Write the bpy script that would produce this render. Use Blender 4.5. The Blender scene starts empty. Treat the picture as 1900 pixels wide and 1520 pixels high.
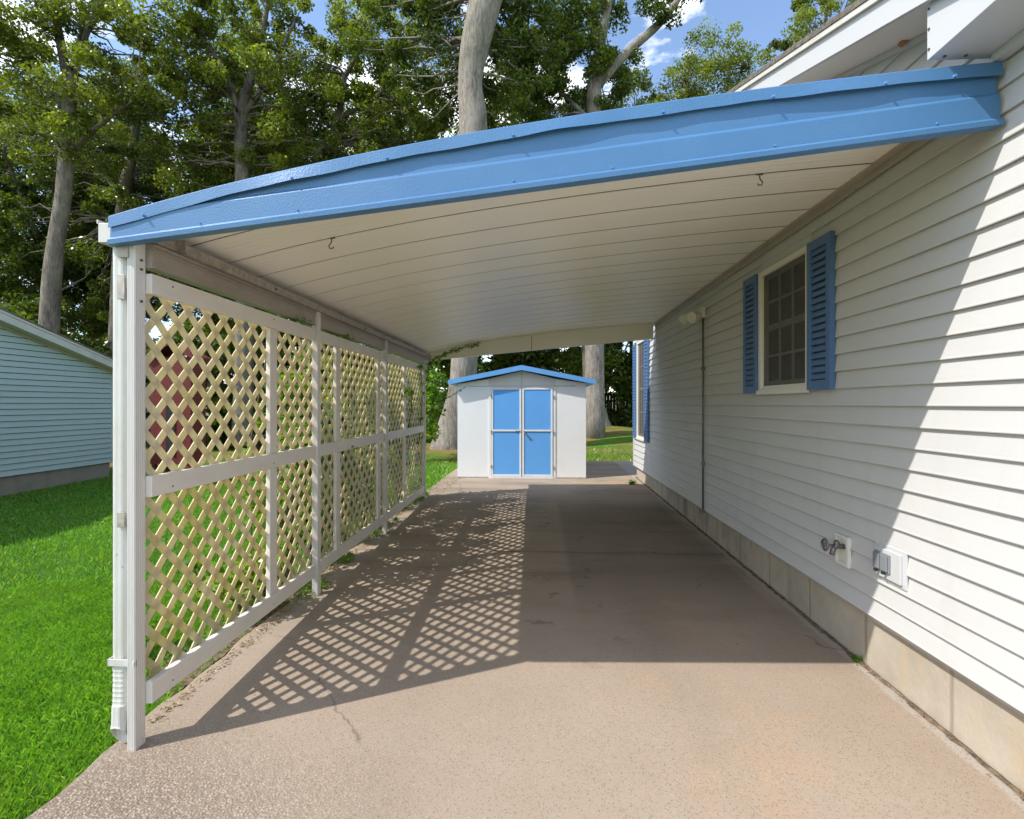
import bpy, math, random
import numpy as np
from mathutils import Vector, Matrix
R = math.radians
random.seed(7); rng = np.random.default_rng(11)
SC = bpy.context.scene
COL = SC.collection

# ---------------------------------------------------------------- camera, light, exposure
cam = bpy.data.cameras.new("camera"); co = bpy.data.objects.new("camera", cam); COL.objects.link(co)
cam.sensor_width = 36.0; cam.lens = 18.0; cam.clip_start = 0.05; cam.clip_end = 500
cam.shift_y = -10/1900.0
co.location = (0, 0, 1.5); co.rotation_euler = (R(90), 0, math.atan(48/950.0))
SC.camera = co
SUN_TRAVEL = Vector((0.819, 0.405, -1.0)).normalized()
sl = bpy.data.lights.new("sun", 'SUN'); so = bpy.data.objects.new("sun", sl); COL.objects.link(so)
sl.energy = 2.65; sl.angle = R(0.5); sl.color = (1.0, 0.955, 0.89)
so.location = (-8, -4, 12)
so.rotation_euler = SUN_TRAVEL.to_track_quat('-Z', 'Y').to_euler()
W = bpy.data.worlds.new("World"); SC.world = W; W.use_nodes = True
nt = W.node_tree; nt.nodes.clear()
wo = nt.nodes.new('ShaderNodeOutputWorld'); bg = nt.nodes.new('ShaderNodeBackground')
sky = nt.nodes.new('ShaderNodeTexSky'); sky.sky_type = 'NISHITA'; sky.sun_disc = False
sky.sun_elevation = math.asin(-SUN_TRAVEL.z); sky.sun_rotation = math.atan2(-SUN_TRAVEL.x, -SUN_TRAVEL.y)
sky.air_density = 1.0; sky.dust_density = 0.6; sky.ozone_density = 1.6
tc = nt.nodes.new('ShaderNodeTexCoord'); mp = nt.nodes.new('ShaderNodeMapping'); mp.inputs['Scale'].default_value = (1, 1, 2.2); mp.inputs['Location'].default_value = (1.7, .9, .5)
cn = nt.nodes.new('ShaderNodeTexNoise'); cn.inputs['Scale'].default_value = 2.6; cn.inputs['Detail'].default_value = 7; cn.inputs['Roughness'].default_value = .6
cr = nt.nodes.new('ShaderNodeValToRGB'); cr.color_ramp.elements[0].position = .52; cr.color_ramp.elements[1].position = .68
cr.color_ramp.elements[0].color = (0, 0, 0, 1); cr.color_ramp.elements[1].color = (.85, .85, .85, 1)
mx = nt.nodes.new('ShaderNodeMix'); mx.data_type = 'RGBA'; mx.inputs[7].default_value = (14.0, 13.5, 12.2, 1)
nt.links.new(tc.outputs['Generated'], mp.inputs['Vector']); nt.links.new(mp.outputs[0], cn.inputs['Vector'])
nt.links.new(cn.outputs['Fac'], cr.inputs['Fac']); nt.links.new(cr.outputs['Color'], mx.inputs[0])
nt.links.new(sky.outputs[0], mx.inputs[6]); nt.links.new(mx.outputs[2], bg.inputs['Color'])
bg.inputs['Strength'].default_value = 0.15
nt.links.new(bg.outputs[0], wo.inputs[0])
SC.view_settings.view_transform = 'Standard'; SC.view_settings.look = 'None'
SC.view_settings.exposure = 1.02; SC.view_settings.gamma = 1.0
SC.render.engine = 'CYCLES'
SC.cycles.max_bounces = 8; SC.cycles.diffuse_bounces = 5; SC.cycles.transparent_max_bounces = 8

# ---------------------------------------------------------------- helpers
def tag(o, label=None, cat=None, group=None, kind=None):
    if label: o['label'] = label
    if cat: o['category'] = cat
    if group: o['group'] = group
    if kind: o['kind'] = kind
    return o
def empty(name, loc=(0, 0, 0), label=None, cat=None, group=None):
    o = bpy.data.objects.new(name, None); COL.objects.link(o); o.location = loc
    o.empty_display_size = .1
    return tag(o, label, cat, group)
def each(fn, items, name, mat, parent, under=None, **kw):
    # one object per piece
    for it in items:
        m = MB(); fn(m, it); o = m.build(name, mat, parent, **kw)
        if under is not None: child_of_mesh(o, under)
class MB:
    def __init__(s): s.v = []; s.f = []
    def add(s, vs, fs):
        n = len(s.v); s.v += [tuple(v) for v in vs]; s.f += [tuple(i+n for i in f) for f in fs]; return s
    def box(s, x0, x1, y0, y1, z0, z1):
        return s.add([(x0,y0,z0),(x1,y0,z0),(x1,y1,z0),(x0,y1,z0),(x0,y0,z1),(x1,y0,z1),(x1,y1,z1),(x0,y1,z1)],
              [(0,3,2,1),(4,5,6,7),(0,1,5,4),(1,2,6,5),(2,3,7,6),(3,0,4,7)])
    def prism(s, pts, axis, a, b):
        # pts: 2D polygon in the two other axes (order x,y,z minus axis), extruded a..b along axis
        def m(p, t):
            return (t,p[0],p[1]) if axis == 0 else ((p[0],t,p[1]) if axis == 1 else (p[0],p[1],t))
        n = len(pts)
        return s.add([m(p,a) for p in pts]+[m(p,b) for p in pts],
              [tuple(range(n))[::-1], tuple(range(n,2*n))]+[(i,(i+1)%n,(i+1)%n+n,i+n) for i in range(n)])
    def tube(s, pts, rad, n=8, cap=True, wob=0):
        pts = [Vector(p) for p in pts]
        if not hasattr(rad, '__len__'): rad = [rad]*len(pts)
        base = len(s.v); up = Vector((0.13,0.31,0.94))
        prevA = None
        for i, p in enumerate(pts):
            d = (pts[min(i+1,len(pts)-1)]-pts[max(i-1,0)])
            d = d.normalized() if d.length > 1e-9 else Vector((0,0,1))
            if prevA is None:
                a = d.cross(Vector((1,0.2,0)) if abs(d.z) > .8 else Vector((0,0,1))).normalized()
            else:
                a = (prevA - d*prevA.dot(d)).normalized()
            prevA = a; b = d.cross(a)
            for k in range(n):
                t = 2*math.pi*k/n; r = rad[i]*(1+wob*random.uniform(-1,1))
                s.v.append(tuple(p+(a*math.cos(t)+b*math.sin(t))*r))
        for i in range(len(pts)-1):
            for k in range(n):
                s.f.append((base+i*n+k, base+i*n+(k+1)%n, base+(i+1)*n+(k+1)%n, base+(i+1)*n+k))
        if cap:
            s.f.append(tuple(base+k for k in range(n))[::-1]); s.f.append(tuple(base+(len(pts)-1)*n+k for k in range(n)))
        return s
    def build(s, name, mat, parent=None, smooth=False, bevel=0, **kw):
        me = bpy.data.meshes.new(name); me.from_pydata(s.v, [], s.f); me.update()
        me.materials.append(mat)
        if smooth: me.polygons.foreach_set('use_smooth', [True]*len(me.polygons))
        import bmesh
        bm = bmesh.new(); bm.from_mesh(me); bmesh.ops.recalc_face_normals(bm, faces=bm.faces); bm.to_mesh(me); bm.free()
        o = bpy.data.objects.new(name, me); COL.objects.link(o)
        if parent: o.parent = parent; o.matrix_parent_inverse = Matrix.Translation(-Vector(parent.location))
        if bevel:
            m = o.modifiers.new('bevel', 'BEVEL'); m.width = bevel; m.segments = 2; m.limit_method = 'ANGLE'; m.angle_limit = R(35)
        return tag(o, **kw)
def build_np(name, V, Fq, mat, parent=None, rnd=None, **kw):
    V = np.asarray(V, dtype=np.float32); Fq = np.asarray(Fq, dtype=np.int32); n = len(Fq); k = Fq.shape[1]
    me = bpy.data.meshes.new(name); me.vertices.add(len(V)); me.vertices.foreach_set('co', V.ravel())
    me.loops.add(n*k); me.loops.foreach_set('vertex_index', Fq.ravel())
    me.polygons.add(n); me.polygons.foreach_set('loop_start', np.arange(0, n*k, k, dtype=np.int32))
    me.update(calc_edges=True)
    if rnd is not None:
        at = me.attributes.new('rnd', 'FLOAT', 'FACE'); at.data.foreach_set('value', np.asarray(rnd, dtype=np.float32))
    me.materials.append(mat)
    o = bpy.data.objects.new(name, me); COL.objects.link(o)
    if parent: o.parent = parent; o.matrix_parent_inverse = Matrix.Translation(-Vector(parent.location))
    return tag(o, **kw)
def copy_tree(o, loc=None, rz=None, scale=None, label=None, parent=None):
    c = o.copy(); COL.objects.link(c)
    if parent: c.parent = parent
    else:
        if loc is not None: c.location = loc
        if rz is not None: c.rotation_euler[2] = rz
        if scale is not None: c.scale = scale
        if label: c['label'] = label
    for ch in list(o.children): copy_tree(ch, parent=c)
    return c
def ss(x, a, b):
    t = min(1, max(0, (x-a)/(b-a))); return t*t*(3-2*t)
def ground(x, y):
    g = .015*(min(max(y, -4), 20)-2.14)
    g -= .28*ss(-x, 2.2, 9.9)
    return g

# ---------------------------------------------------------------- materials
class NT:
    def __init__(s, name):
        s.m = bpy.data.materials.new(name); s.m.use_nodes = True; s.t = s.m.node_tree; s.t.nodes.clear()
        s.out = s.n('ShaderNodeOutputMaterial'); s.tc = s.n('ShaderNodeTexCoord')
        s.p = s.n('ShaderNodeBsdfPrincipled'); s.l(s.p.outputs[0], s.out.inputs[0])
    def n(s, t, **k):
        x = s.t.nodes.new(t)
        for a, b in k.items(): setattr(x, a, b)
        return x
    def l(s, a, b): s.t.links.new(a, b)
    def noise(s, scale, detail=4, rough=.55, stretch=None, dist=0, seed=0):
        m = s.n('ShaderNodeMapping'); s.l(s.tc.outputs['Object'], m.inputs[0])
        if stretch: m.inputs['Scale'].default_value = stretch
        m.inputs['Location'].default_value = (seed*3.7, seed*1.3, seed*2.1)
        x = s.n('ShaderNodeTexNoise'); s.l(m.outputs[0], x.inputs['Vector'])
        x.inputs['Scale'].default_value = scale; x.inputs['Detail'].default_value = detail
        x.inputs['Roughness'].default_value = rough; x.inputs['Distortion'].default_value = dist
        return x.outputs['Fac']
    def voro(s, scale, feature='F1', stretch=None, out='Distance'):
        m = s.n('ShaderNodeMapping'); s.l(s.tc.outputs['Object'], m.inputs[0])
        if stretch: m.inputs['Scale'].default_value = stretch
        x = s.n('ShaderNodeTexVoronoi', feature=feature); s.l(m.outputs[0], x.inputs['Vector']); x.inputs['Scale'].default_value = scale
        return x.outputs[out]
    def ramp(s, fac, a, b, ca=(0,0,0), cb=(1,1,1)):
        r = s.n('ShaderNodeValToRGB'); e = r.color_ramp.elements
        e[0].position = a; e[1].position = b; e[0].color = (*ca, 1); e[1].color = (*cb, 1)
        s.l(fac, r.inputs[0]); return r.outputs[0]
    def mix(s, fac, a, b, blend='MIX'):
        x = s.n('ShaderNodeMix', data_type='RGBA', blend_type=blend)
        for i, v in ((0, fac), (6, a), (7, b)):
            if isinstance(v, (int, float)): x.inputs[i].default_value = v
            elif isinstance(v, tuple): x.inputs[i].default_value = (*v, 1)
            else: s.l(v, x.inputs[i])
        return x.outputs[2]
    def math(s, op, a, b=None, clamp=False):
        x = s.n('ShaderNodeMath', operation=op, use_clamp=clamp)
        for i, v in ((0, a), (1, b)):
            if v is None: continue
            if isinstance(v, (int, float)): x.inputs[i].default_value = v
            else: s.l(v, x.inputs[i])
        return x.outputs[0]
    def xyz(s):
        x = s.n('ShaderNodeSeparateXYZ'); s.l(s.tc.outputs['Object'], x.inputs[0]); return x.outputs
    def band(s, v, a, b, soft):   # 1 inside a..b
        return s.math('MULTIPLY', s.mr(v, a-soft, a+soft), s.mr(v, b+soft, b-soft))
    def mr(s, v, a, b):
        x = s.n('ShaderNodeMapRange'); x.interpolation_type = 'SMOOTHSTEP'; s.l(v, x.inputs[0]); x.inputs[1].default_value = a; x.inputs[2].default_value = b; return x.outputs[0]
    def bump(s, h, strength=.3, dist=.01):
        b = s.n('ShaderNodeBump'); b.inputs['Strength'].default_value = strength; b.inputs['Distance'].default_value = dist
        s.l(h, b.inputs['Height']); s.l(b.outputs[0], s.p.inputs['Normal'])
    def fin(s, col, rough=.5, metal=0, spec=None):
        if isinstance(col, tuple): s.p.inputs['Base Color'].default_value = (*col, 1)
        else: s.l(col, s.p.inputs['Base Color'])
        if isinstance(rough, (int, float)): s.p.inputs['Roughness'].default_value = rough
        else: s.l(rough, s.p.inputs['Roughness'])
        s.p.inputs['Metallic'].default_value = metal
        if spec is not None: s.p.inputs['Specular IOR Level'].default_value = spec
        return s.m

def paint(name, col, dirt=(.35,.31,.24), amt=.25, rough=.42, nscale=3.0, stretch=(1,1,1), bump=0, bscale=200, seed=0, metal=0):
    a = NT(name)
    f = a.ramp(a.noise(nscale, 6, .65, stretch, seed=seed), .48, .78)
    f2 = a.ramp(a.noise(nscale*14, 3, .6, seed=seed+2), .62, .75)
    c = a.mix(a.math('MULTIPLY', f, amt), col, dirt)
    c = a.mix(a.math('MULTIPLY', f2, amt*.5), c, dirt)
    if bump: a.bump(a.noise(bscale, 2, .5), bump, .004)
    return a.fin(c, rough, metal)

def m_siding(name, base, mold=True, pitch=.104, seed=0):
    a = NT(name); X = a.xyz()
    n1 = a.ramp(a.noise(.9, 5, .6, (1,1,2.5), seed=seed), .35, .75)
    c = a.mix(a.math('MULTIPLY', n1, .14), base, tuple(v*.62 for v in base))
    streak = a.ramp(a.noise(9, 3, .6, (1,1,.08), seed=seed+1), .55, .8)
    c = a.mix(a.math('MULTIPLY', streak, .12), c, tuple(v*k for v, k in zip(base, (.55,.53,.47))))
    if mold:
        reg = a.math('MULTIPLY', a.band(X[1], 4.8, 7.4, .8), a.band(X[2], .75, 1.75, .25))
        md = a.math('MULTIPLY', a.ramp(a.noise(2.3, 6, .7, (1,.6,1.6), seed=5), .42, .62), reg)
        c = a.mix(a.math('MULTIPLY', md, .24), c, (.36,.36,.30))
        ld = a.math('MULTIPLY', a.ramp(a.noise(6, 5, .7, (1,.4,.5), seed=9), .5, .7), a.mr(X[2], .75, .33))
        c = a.mix(a.math('MULTIPLY', ld, .3), c, (.5,.47,.4))
    grain = a.noise(55, 4, .7, (1,.05,1))
    a.bump(grain, .22, .0025)
    return a.fin(c, .5, spec=.25)

def m_concrete():
    a = NT('concrete slab'); X = a.xyz()
    big = a.noise(.55, 5, .6); mid = a.noise(3.2, 6, .65, seed=3)
    c = a.mix(a.ramp(big, .35, .68), (.315,.248,.185), (.37,.298,.228))
    c = a.mix(a.math('MULTIPLY', a.ramp(mid, .45, .75), .35), c, (.36,.30,.24))
    # mildew blotches and broom marks further back
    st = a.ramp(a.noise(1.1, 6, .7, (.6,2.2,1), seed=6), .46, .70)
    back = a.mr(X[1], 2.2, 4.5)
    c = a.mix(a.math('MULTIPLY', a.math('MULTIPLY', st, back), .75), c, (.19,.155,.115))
    # smoother darker patch trowelled on the right half
    patch = a.math('MULTIPLY', a.band(X[0], .28, 1.72, .03), a.band(X[1], 3.9, 7.4, .35))
    c = a.mix(a.math('MULTIPLY', patch, .42), c, (.17,.135,.105))
    # pale cement fillet along the house
    fil = a.mr(a.math('ADD', X[0], a.math('MULTIPLY', a.noise(5, 4, .6), .06)), 1.815, 1.84)
    c = a.mix(a.math('MULTIPLY', fil, .6), c, (.40,.37,.33))
    # faint tyre lanes and oil drips in the middle of the bay
    lane = a.math('ADD', a.band(X[0], -.78, -.52, .12), a.band(X[0], .62, .90, .12))
    c = a.mix(a.math('MULTIPLY', a.math('MULTIPLY', lane, a.ramp(a.noise(2.4, 5, .7, (1,.35,1), seed=21), .35, .65)), .20), c, (.17,.14,.11))
    oil = a.math('MULTIPLY', a.ramp(a.noise(5.5, 3, .5, seed=23), .64, .70), a.math('MULTIPLY', a.band(X[0], -.3, .5, .25), a.band(X[1], 3.0, 6.6, .5)))
    c = a.mix(a.math('MULTIPLY', oil, .55), c, (.11,.09,.075))
    # rusty stain
    rs = a.math('MULTIPLY', a.ramp(a.noise(2.0, 4, .6, seed=12), .55, .7), a.band(X[0], .6, 1.9, .3))
    c = a.mix(a.math('MULTIPLY', rs, .32), c, (.48,.27,.13))
    # exposed aggregate in the foreground corner
    v = a.n('ShaderNodeTexVoronoi'); a.l(a.tc.outputs['Object'], v.inputs['Vector']); v.inputs['Scale'].default_value = 95
    sp = a.n('ShaderNodeSeparateColor'); a.l(v.outputs['Color'], sp.inputs[0])
    agg = a.math('MULTIPLY', a.mr(X[0], -.2, -1.55), a.mr(a.math('ADD', X[1], a.math('MULTIPLY', big, .8)), 2.95, 2.1))
    stone = a.ramp(sp.outputs[0], .1, .95, (.16,.12,.09), (.56,.46,.37))
    edge = a.ramp(v.outputs['Distance'], .25, .55, (1,1,1), (.35,.33,.3))
    stone = a.mix(1.0, stone, edge, 'MULTIPLY')
    c = a.mix(a.math('MULTIPLY', agg, .60), c, stone)
    # fine grit everywhere
    v2 = a.n('ShaderNodeTexVoronoi'); a.l(a.tc.outputs['Object'], v2.inputs['Vector']); v2.inputs['Scale'].default_value = 210
    sp2 = a.n('ShaderNodeSeparateColor'); a.l(v2.outputs['Color'], sp2.inputs[0])
    grit = a.ramp(sp2.outputs[1], .86, .93); gl = a.ramp(sp2.outputs[2], .93, .97)
    near = a.mr(X[1], 4.8, 2.4)
    c = a.mix(a.math('MULTIPLY', a.math('MULTIPLY', grit, near), .55), c, (.15,.11,.085))
    c = a.mix(a.math('MULTIPLY', a.math('MULTIPLY', gl, near), .22), c, (.58,.52,.45))
    pep = a.ramp(a.noise(230, 2, .5), .36, .44)
    c = a.mix(a.math('MULTIPLY', a.math('SUBTRACT', 1, pep), .35), c, (.26,.2,.16))
    # hairline cracks
    cv = a.n('ShaderNodeTexVoronoi', feature='DISTANCE_TO_EDGE'); wv = a.n('ShaderNodeMapping'); wv.inputs['Location'].default_value = (.37,.12,0)
    nz = a.n('ShaderNodeTexNoise'); a.l(a.tc.outputs['Object'], nz.inputs['Vector']); nz.inputs['Scale'].default_value = 3; nz.inputs['Detail'].default_value = 8
    ad = a.n('ShaderNodeVectorMath', operation='MULTIPLY_ADD'); a.l(nz.outputs['Color'], ad.inputs[0]); ad.inputs[1].default_value = (.35,.35,0); a.l(a.tc.outputs['Object'], ad.inputs[2])
    a.l(ad.outputs[0], wv.inputs[0]); a.l(wv.outputs[0], cv.inputs['Vector']); cv.inputs['Scale'].default_value = .42
    ck = a.ramp(cv.outputs['Distance'], .0008, .0028, (1,1,1), (0,0,0))
    ck = a.math('MULTIPLY', ck, a.ramp(a.noise(.8, 2, .5, seed=4), .53, .6))
    c = a.mix(a.math('MULTIPLY', ck, .55), c, (.08,.065,.05))
    h = a.math('ADD', a.math('MULTIPLY', a.math('MULTIPLY', a.ramp(v.outputs['Distance'], .1, .6, (1,1,1), (0,0,0)), agg), 1.0), a.math('MULTIPLY', a.noise(90, 4, .7), .35))
    a.bump(h, .55, .006)
    return a.fin(c, .85, spec=.25)

def m_lattice():
    a = NT('weathered vinyl lattice'); X = a.xyz()
    base = (.84,.77,.62)
    ml = a.ramp(a.noise(3.0, 5, .65, seed=2), .38, .66)
    low = a.math('MULTIPLY', a.mr(X[1], 4.6, 2.4), a.mr(X[2], 2.0, .5))
    c = a.mix(a.math('MULTIPLY', ml, a.math('ADD', a.math('MULTIPLY', low, .95), .22)), base, (.70,.63,.27))
    bot = a.math('MULTIPLY', a.mr(X[2], .48, .25), a.ramp(a.noise(14, 4, .6), .35, .6))
    c = a.mix(a.math('MULTIPLY', bot, .6), c, (.30,.32,.10))
    a.bump(a.noise(60, 4, .7), .15, .003)
    a.fin(c, .5)
    tr = a.n('ShaderNodeBsdfTranslucent'); a.l(a.mix(1.0, c, (.95,.93,.66), 'MULTIPLY'), tr.inputs[0])
    ms = a.n('ShaderNodeMixShader'); ms.inputs[0].default_value = .38
    a.l(a.p.outputs[0], ms.inputs[1]); a.l(tr.outputs[0], ms.inputs[2]); a.l(ms.outputs[0], a.out.inputs[0])
    return a.m
def m_wood_white():
    a = NT('white painted rail wood'); X = a.xyz()
    d = a.ramp(a.noise(5, 6, .7, (1,.5,1)), .5, .8)
    c = a.mix(a.math('MULTIPLY', d, .3), (.82,.775,.71), (.52,.47,.38))
    sp = a.ramp(a.noise(34, 3, .6, seed=4), .70, .76)
    c = a.mix(a.math('MULTIPLY', sp, .6), c, (.28,.22,.16))
    a.bump(a.noise(40, 4, .7, (1,.1,1)), .15, .003)
    return a.fin(c, .5)
def m_fascia():
    a = NT('embossed blue aluminium')
    c = a.mix(a.ramp(a.noise(2.2, 5, .6), .35, .75), (.066,.18,.36), (.082,.205,.39))
    a.bump(a.math('ADD', a.noise(150, 2, .45), a.math('MULTIPLY', a.noise(2.2, 2, .5), .5)), .38, .004)
    return a.fin(c, .42)
def m_pan():
    a = NT('white aluminium roof pan'); X = a.xyz()
    d = a.ramp(a.noise(1.6, 5, .6, (.6,3,1)), .4, .75)
    c = a.mix(a.math('MULTIPLY', d, .16), (.95,.91,.82), (.76,.70,.60))
    st = a.ramp(a.noise(5, 4, .7, (.15,6,1), seed=3), .62, .8)
    c = a.mix(a.math('MULTIPLY', st, .12), c, (.5,.44,.36))
    w = a.n('ShaderNodeTexWave', wave_type='BANDS', bands_direction='Y'); a.l(a.tc.outputs['Object'], w.inputs['Vector'])
    w.inputs['Scale'].default_value = 6.2; w.inputs['Distortion'].default_value = .4
    a.bump(w.outputs['Fac'], .25, .004)
    return a.fin(c, .38)
def m_found():
    a = NT('foundation concrete'); X = a.xyz()
    c = a.mix(a.ramp(a.noise(2.5, 6, .65), .35, .7), (.37,.32,.255), (.49,.43,.35))
    st = a.ramp(a.noise(7, 4, .65, (1,1,.22), seed=2), .55, .72)
    c = a.mix(a.math('MULTIPLY', st, .5), c, (.52,.37,.18))
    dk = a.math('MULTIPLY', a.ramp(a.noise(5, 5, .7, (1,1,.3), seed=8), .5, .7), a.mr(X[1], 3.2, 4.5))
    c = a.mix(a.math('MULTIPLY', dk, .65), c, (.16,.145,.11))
    w = a.n('ShaderNodeTexWave', wave_type='BANDS', bands_direction='Y'); a.l(a.tc.outputs['Object'], w.inputs['Vector'])
    w.inputs['Scale'].default_value = .52; w.inputs['Distortion'].default_value = .15; w.inputs['Detail Scale'].default_value = 4
    ln = a.ramp(w.outputs['Fac'], .0, .006, (1,1,1), (0,0,0))
    c = a.mix(a.math('MULTIPLY', ln, .5), c, (.2,.17,.13))
    a.bump(a.math('ADD', a.noise(30, 6, .7), a.math('MULTIPLY', ln, -1)), .4, .01)
    return a.fin(c, .9, spec=.2)
def m_soil():
    a = NT('soil and leaf litter')
    c = a.mix(a.ramp(a.noise(24, 5, .7), .35, .65), (.07,.05,.035), (.30,.22,.15))
    a.bump(a.noise(40, 5, .7), .8, .03)
    return a.fin(c, .95, spec=.1)
def m_lawn():
    a = NT('lawn'); X = a.xyz()
    c = a.mix(a.ramp(a.noise(1.2, 4, .6), .35, .65), (.07,.19,.014), (.11,.28,.024))
    c = a.mix(a.math('MULTIPLY', a.ramp(a.noise(60, 4, .7, seed=2), .4, .65), .6), c, (.025,.08,.006))
    # further back the lawn is drier with bare earth under the trees
    dry = a.math('MULTIPLY', a.mr(X[1], 9.5, 12), a.ramp(a.noise(.45, 4, .6, (1,1.8,1), seed=6), .43, .56))
    c = a.mix(a.math('MULTIPLY', dry, .85), c, (.30,.17,.08))
    yl = a.math('MULTIPLY', a.mr(X[0], -3.4, -2.2), a.ramp(a.noise(3, 4, .6, seed=9), .4, .65))
    c = a.mix(a.math('MULTIPLY', yl, .35), c, (.22,.22,.05))
    a.bump(a.noise(70, 5, .75), .9, .04)
    return a.fin(c, .9, spec=.1)
def m_leaf(name, dark, light, trans=.35, yellow=None):
    a = NT(name)
    at = a.n('ShaderNodeAttribute', attribute_name='rnd')
    c = a.ramp(at.outputs['Fac'], 0.0, 1.0, dark, light)
    if yellow:
        c = a.mix(a.ramp(at.outputs['Fac'], .93, .97), c, yellow)
    if 'grass' in name:
        c = a.mix(a.math('MULTIPLY', a.ramp(a.noise(1.1, 5, .65, seed=31), .48, .72), .45), c, (.20,.26,.05))
        c = a.mix(a.math('MULTIPLY', a.ramp(a.noise(2.7, 4, .6, seed=33), .52, .7), .4), c, (.04,.14,.015))
    a.fin(c, .36, spec=.6)
    tr = a.n('ShaderNodeBsdfTranslucent'); a.l(a.mix(1.0, c, (1.9,2.0,.55), 'MULTIPLY'), tr.inputs[0])
    ms = a.n('ShaderNodeMixShader'); ms.inputs[0].default_value = trans
    a.l(a.p.outputs[0], ms.inputs[1]); a.l(tr.outputs[0], ms.inputs[2]); a.l(ms.outputs[0], a.out.inputs[0])
    return a.m
def m_bark(name, a0=(.17,.14,.11), a1=(.40,.35,.29)):
    a = NT(name)
    n = a.math('ADD', a.math('MULTIPLY', a.noise(16, 7, .75, (1,1,.16), dist=1.2), .65), a.math('MULTIPLY', a.noise(2.2, 5, .6, (1,1,.6), seed=11), .35))
    c = a.mix(a.ramp(n, .38, .60), a0, a1)
    c = a.mix(a.math('MULTIPLY', a.ramp(a.noise(1.6, 4, .6, seed=3), .5, .7), .35), c, (.16,.18,.10))
    a.bump(n, .9, .05)
    return a.fin(c, .9, spec=.15)
def m_galv():
    a = NT('weathered galvanised steel')
    c = a.mix(a.ramp(a.noise(26, 5, .75), .35, .7), (.30,.265,.225), (.55,.50,.44))
    c = a.mix(a.math('MULTIPLY', a.ramp(a.noise(7, 5, .7, seed=3), .6, .75), .45), c, (.30,.15,.08))
    return a.fin(c, .55, .35)
def m_downspout():
    a = NT('stained white downspout'); X = a.xyz()
    d = a.ramp(a.noise(11, 6, .7, (1,1,.35)), .42, .7)
    c = a.mix(a.math('MULTIPLY', d, .38), (.60,.60,.57), (.40,.38,.24))
    r = a.ramp(a.noise(22, 4, .6, seed=7), .70, .76)
    c = a.mix(a.math('MULTIPLY', r, .7), c, (.33,.15,.06))
    return a.fin(c, .4)
def m_glass_dark():
    a = NT('window glass')
    a.fin((.02,.022,.025), .05, 0, .6)
    return a.m
def m_screen():
    a = NT('insect screen')
    a.fin((.10,.095,.085), .8)
    tr = a.n('ShaderNodeBsdfTransparent'); ms = a.n('ShaderNodeMixShader')
    a.l(tr.outputs[0], ms.inputs[1]); a.l(a.p.outputs[0], ms.inputs[2]); a.l(ms.outputs[0], a.out.inputs[0])
    ms.inputs[0].default_value = .45
    return a.m
def m_shingle():
    a = NT('grey roof shingles')
    c = a.mix(a.ramp(a.noise(20, 5, .7), .35, .65), (.07,.06,.05), (.20,.17,.14))
    a.bump(a.noise(80, 3, .6), .6, .01); return a.fin(c, .9)
def m_brick():
    a = NT('red dotted boards')
    b = a.n('ShaderNodeTexBrick'); a.l(a.tc.outputs['Object'], b.inputs['Vector'])
    mpn = a.n('ShaderNodeMapping'); mpn.inputs['Rotation'].default_value = (R(90),0,0); a.l(a.tc.outputs['Object'], mpn.inputs[0]); a.l(mpn.outputs[0], b.inputs['Vector'])
    b.inputs['Scale'].default_value = 9; b.inputs['Color1'].default_value = (.13,.014,.010,1); b.inputs['Color2'].default_value = (.18,.022,.014,1); b.inputs['Mortar'].default_value = (.07,.010,.008,1)
    return a.fin(b.outputs['Color'], .7)

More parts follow.
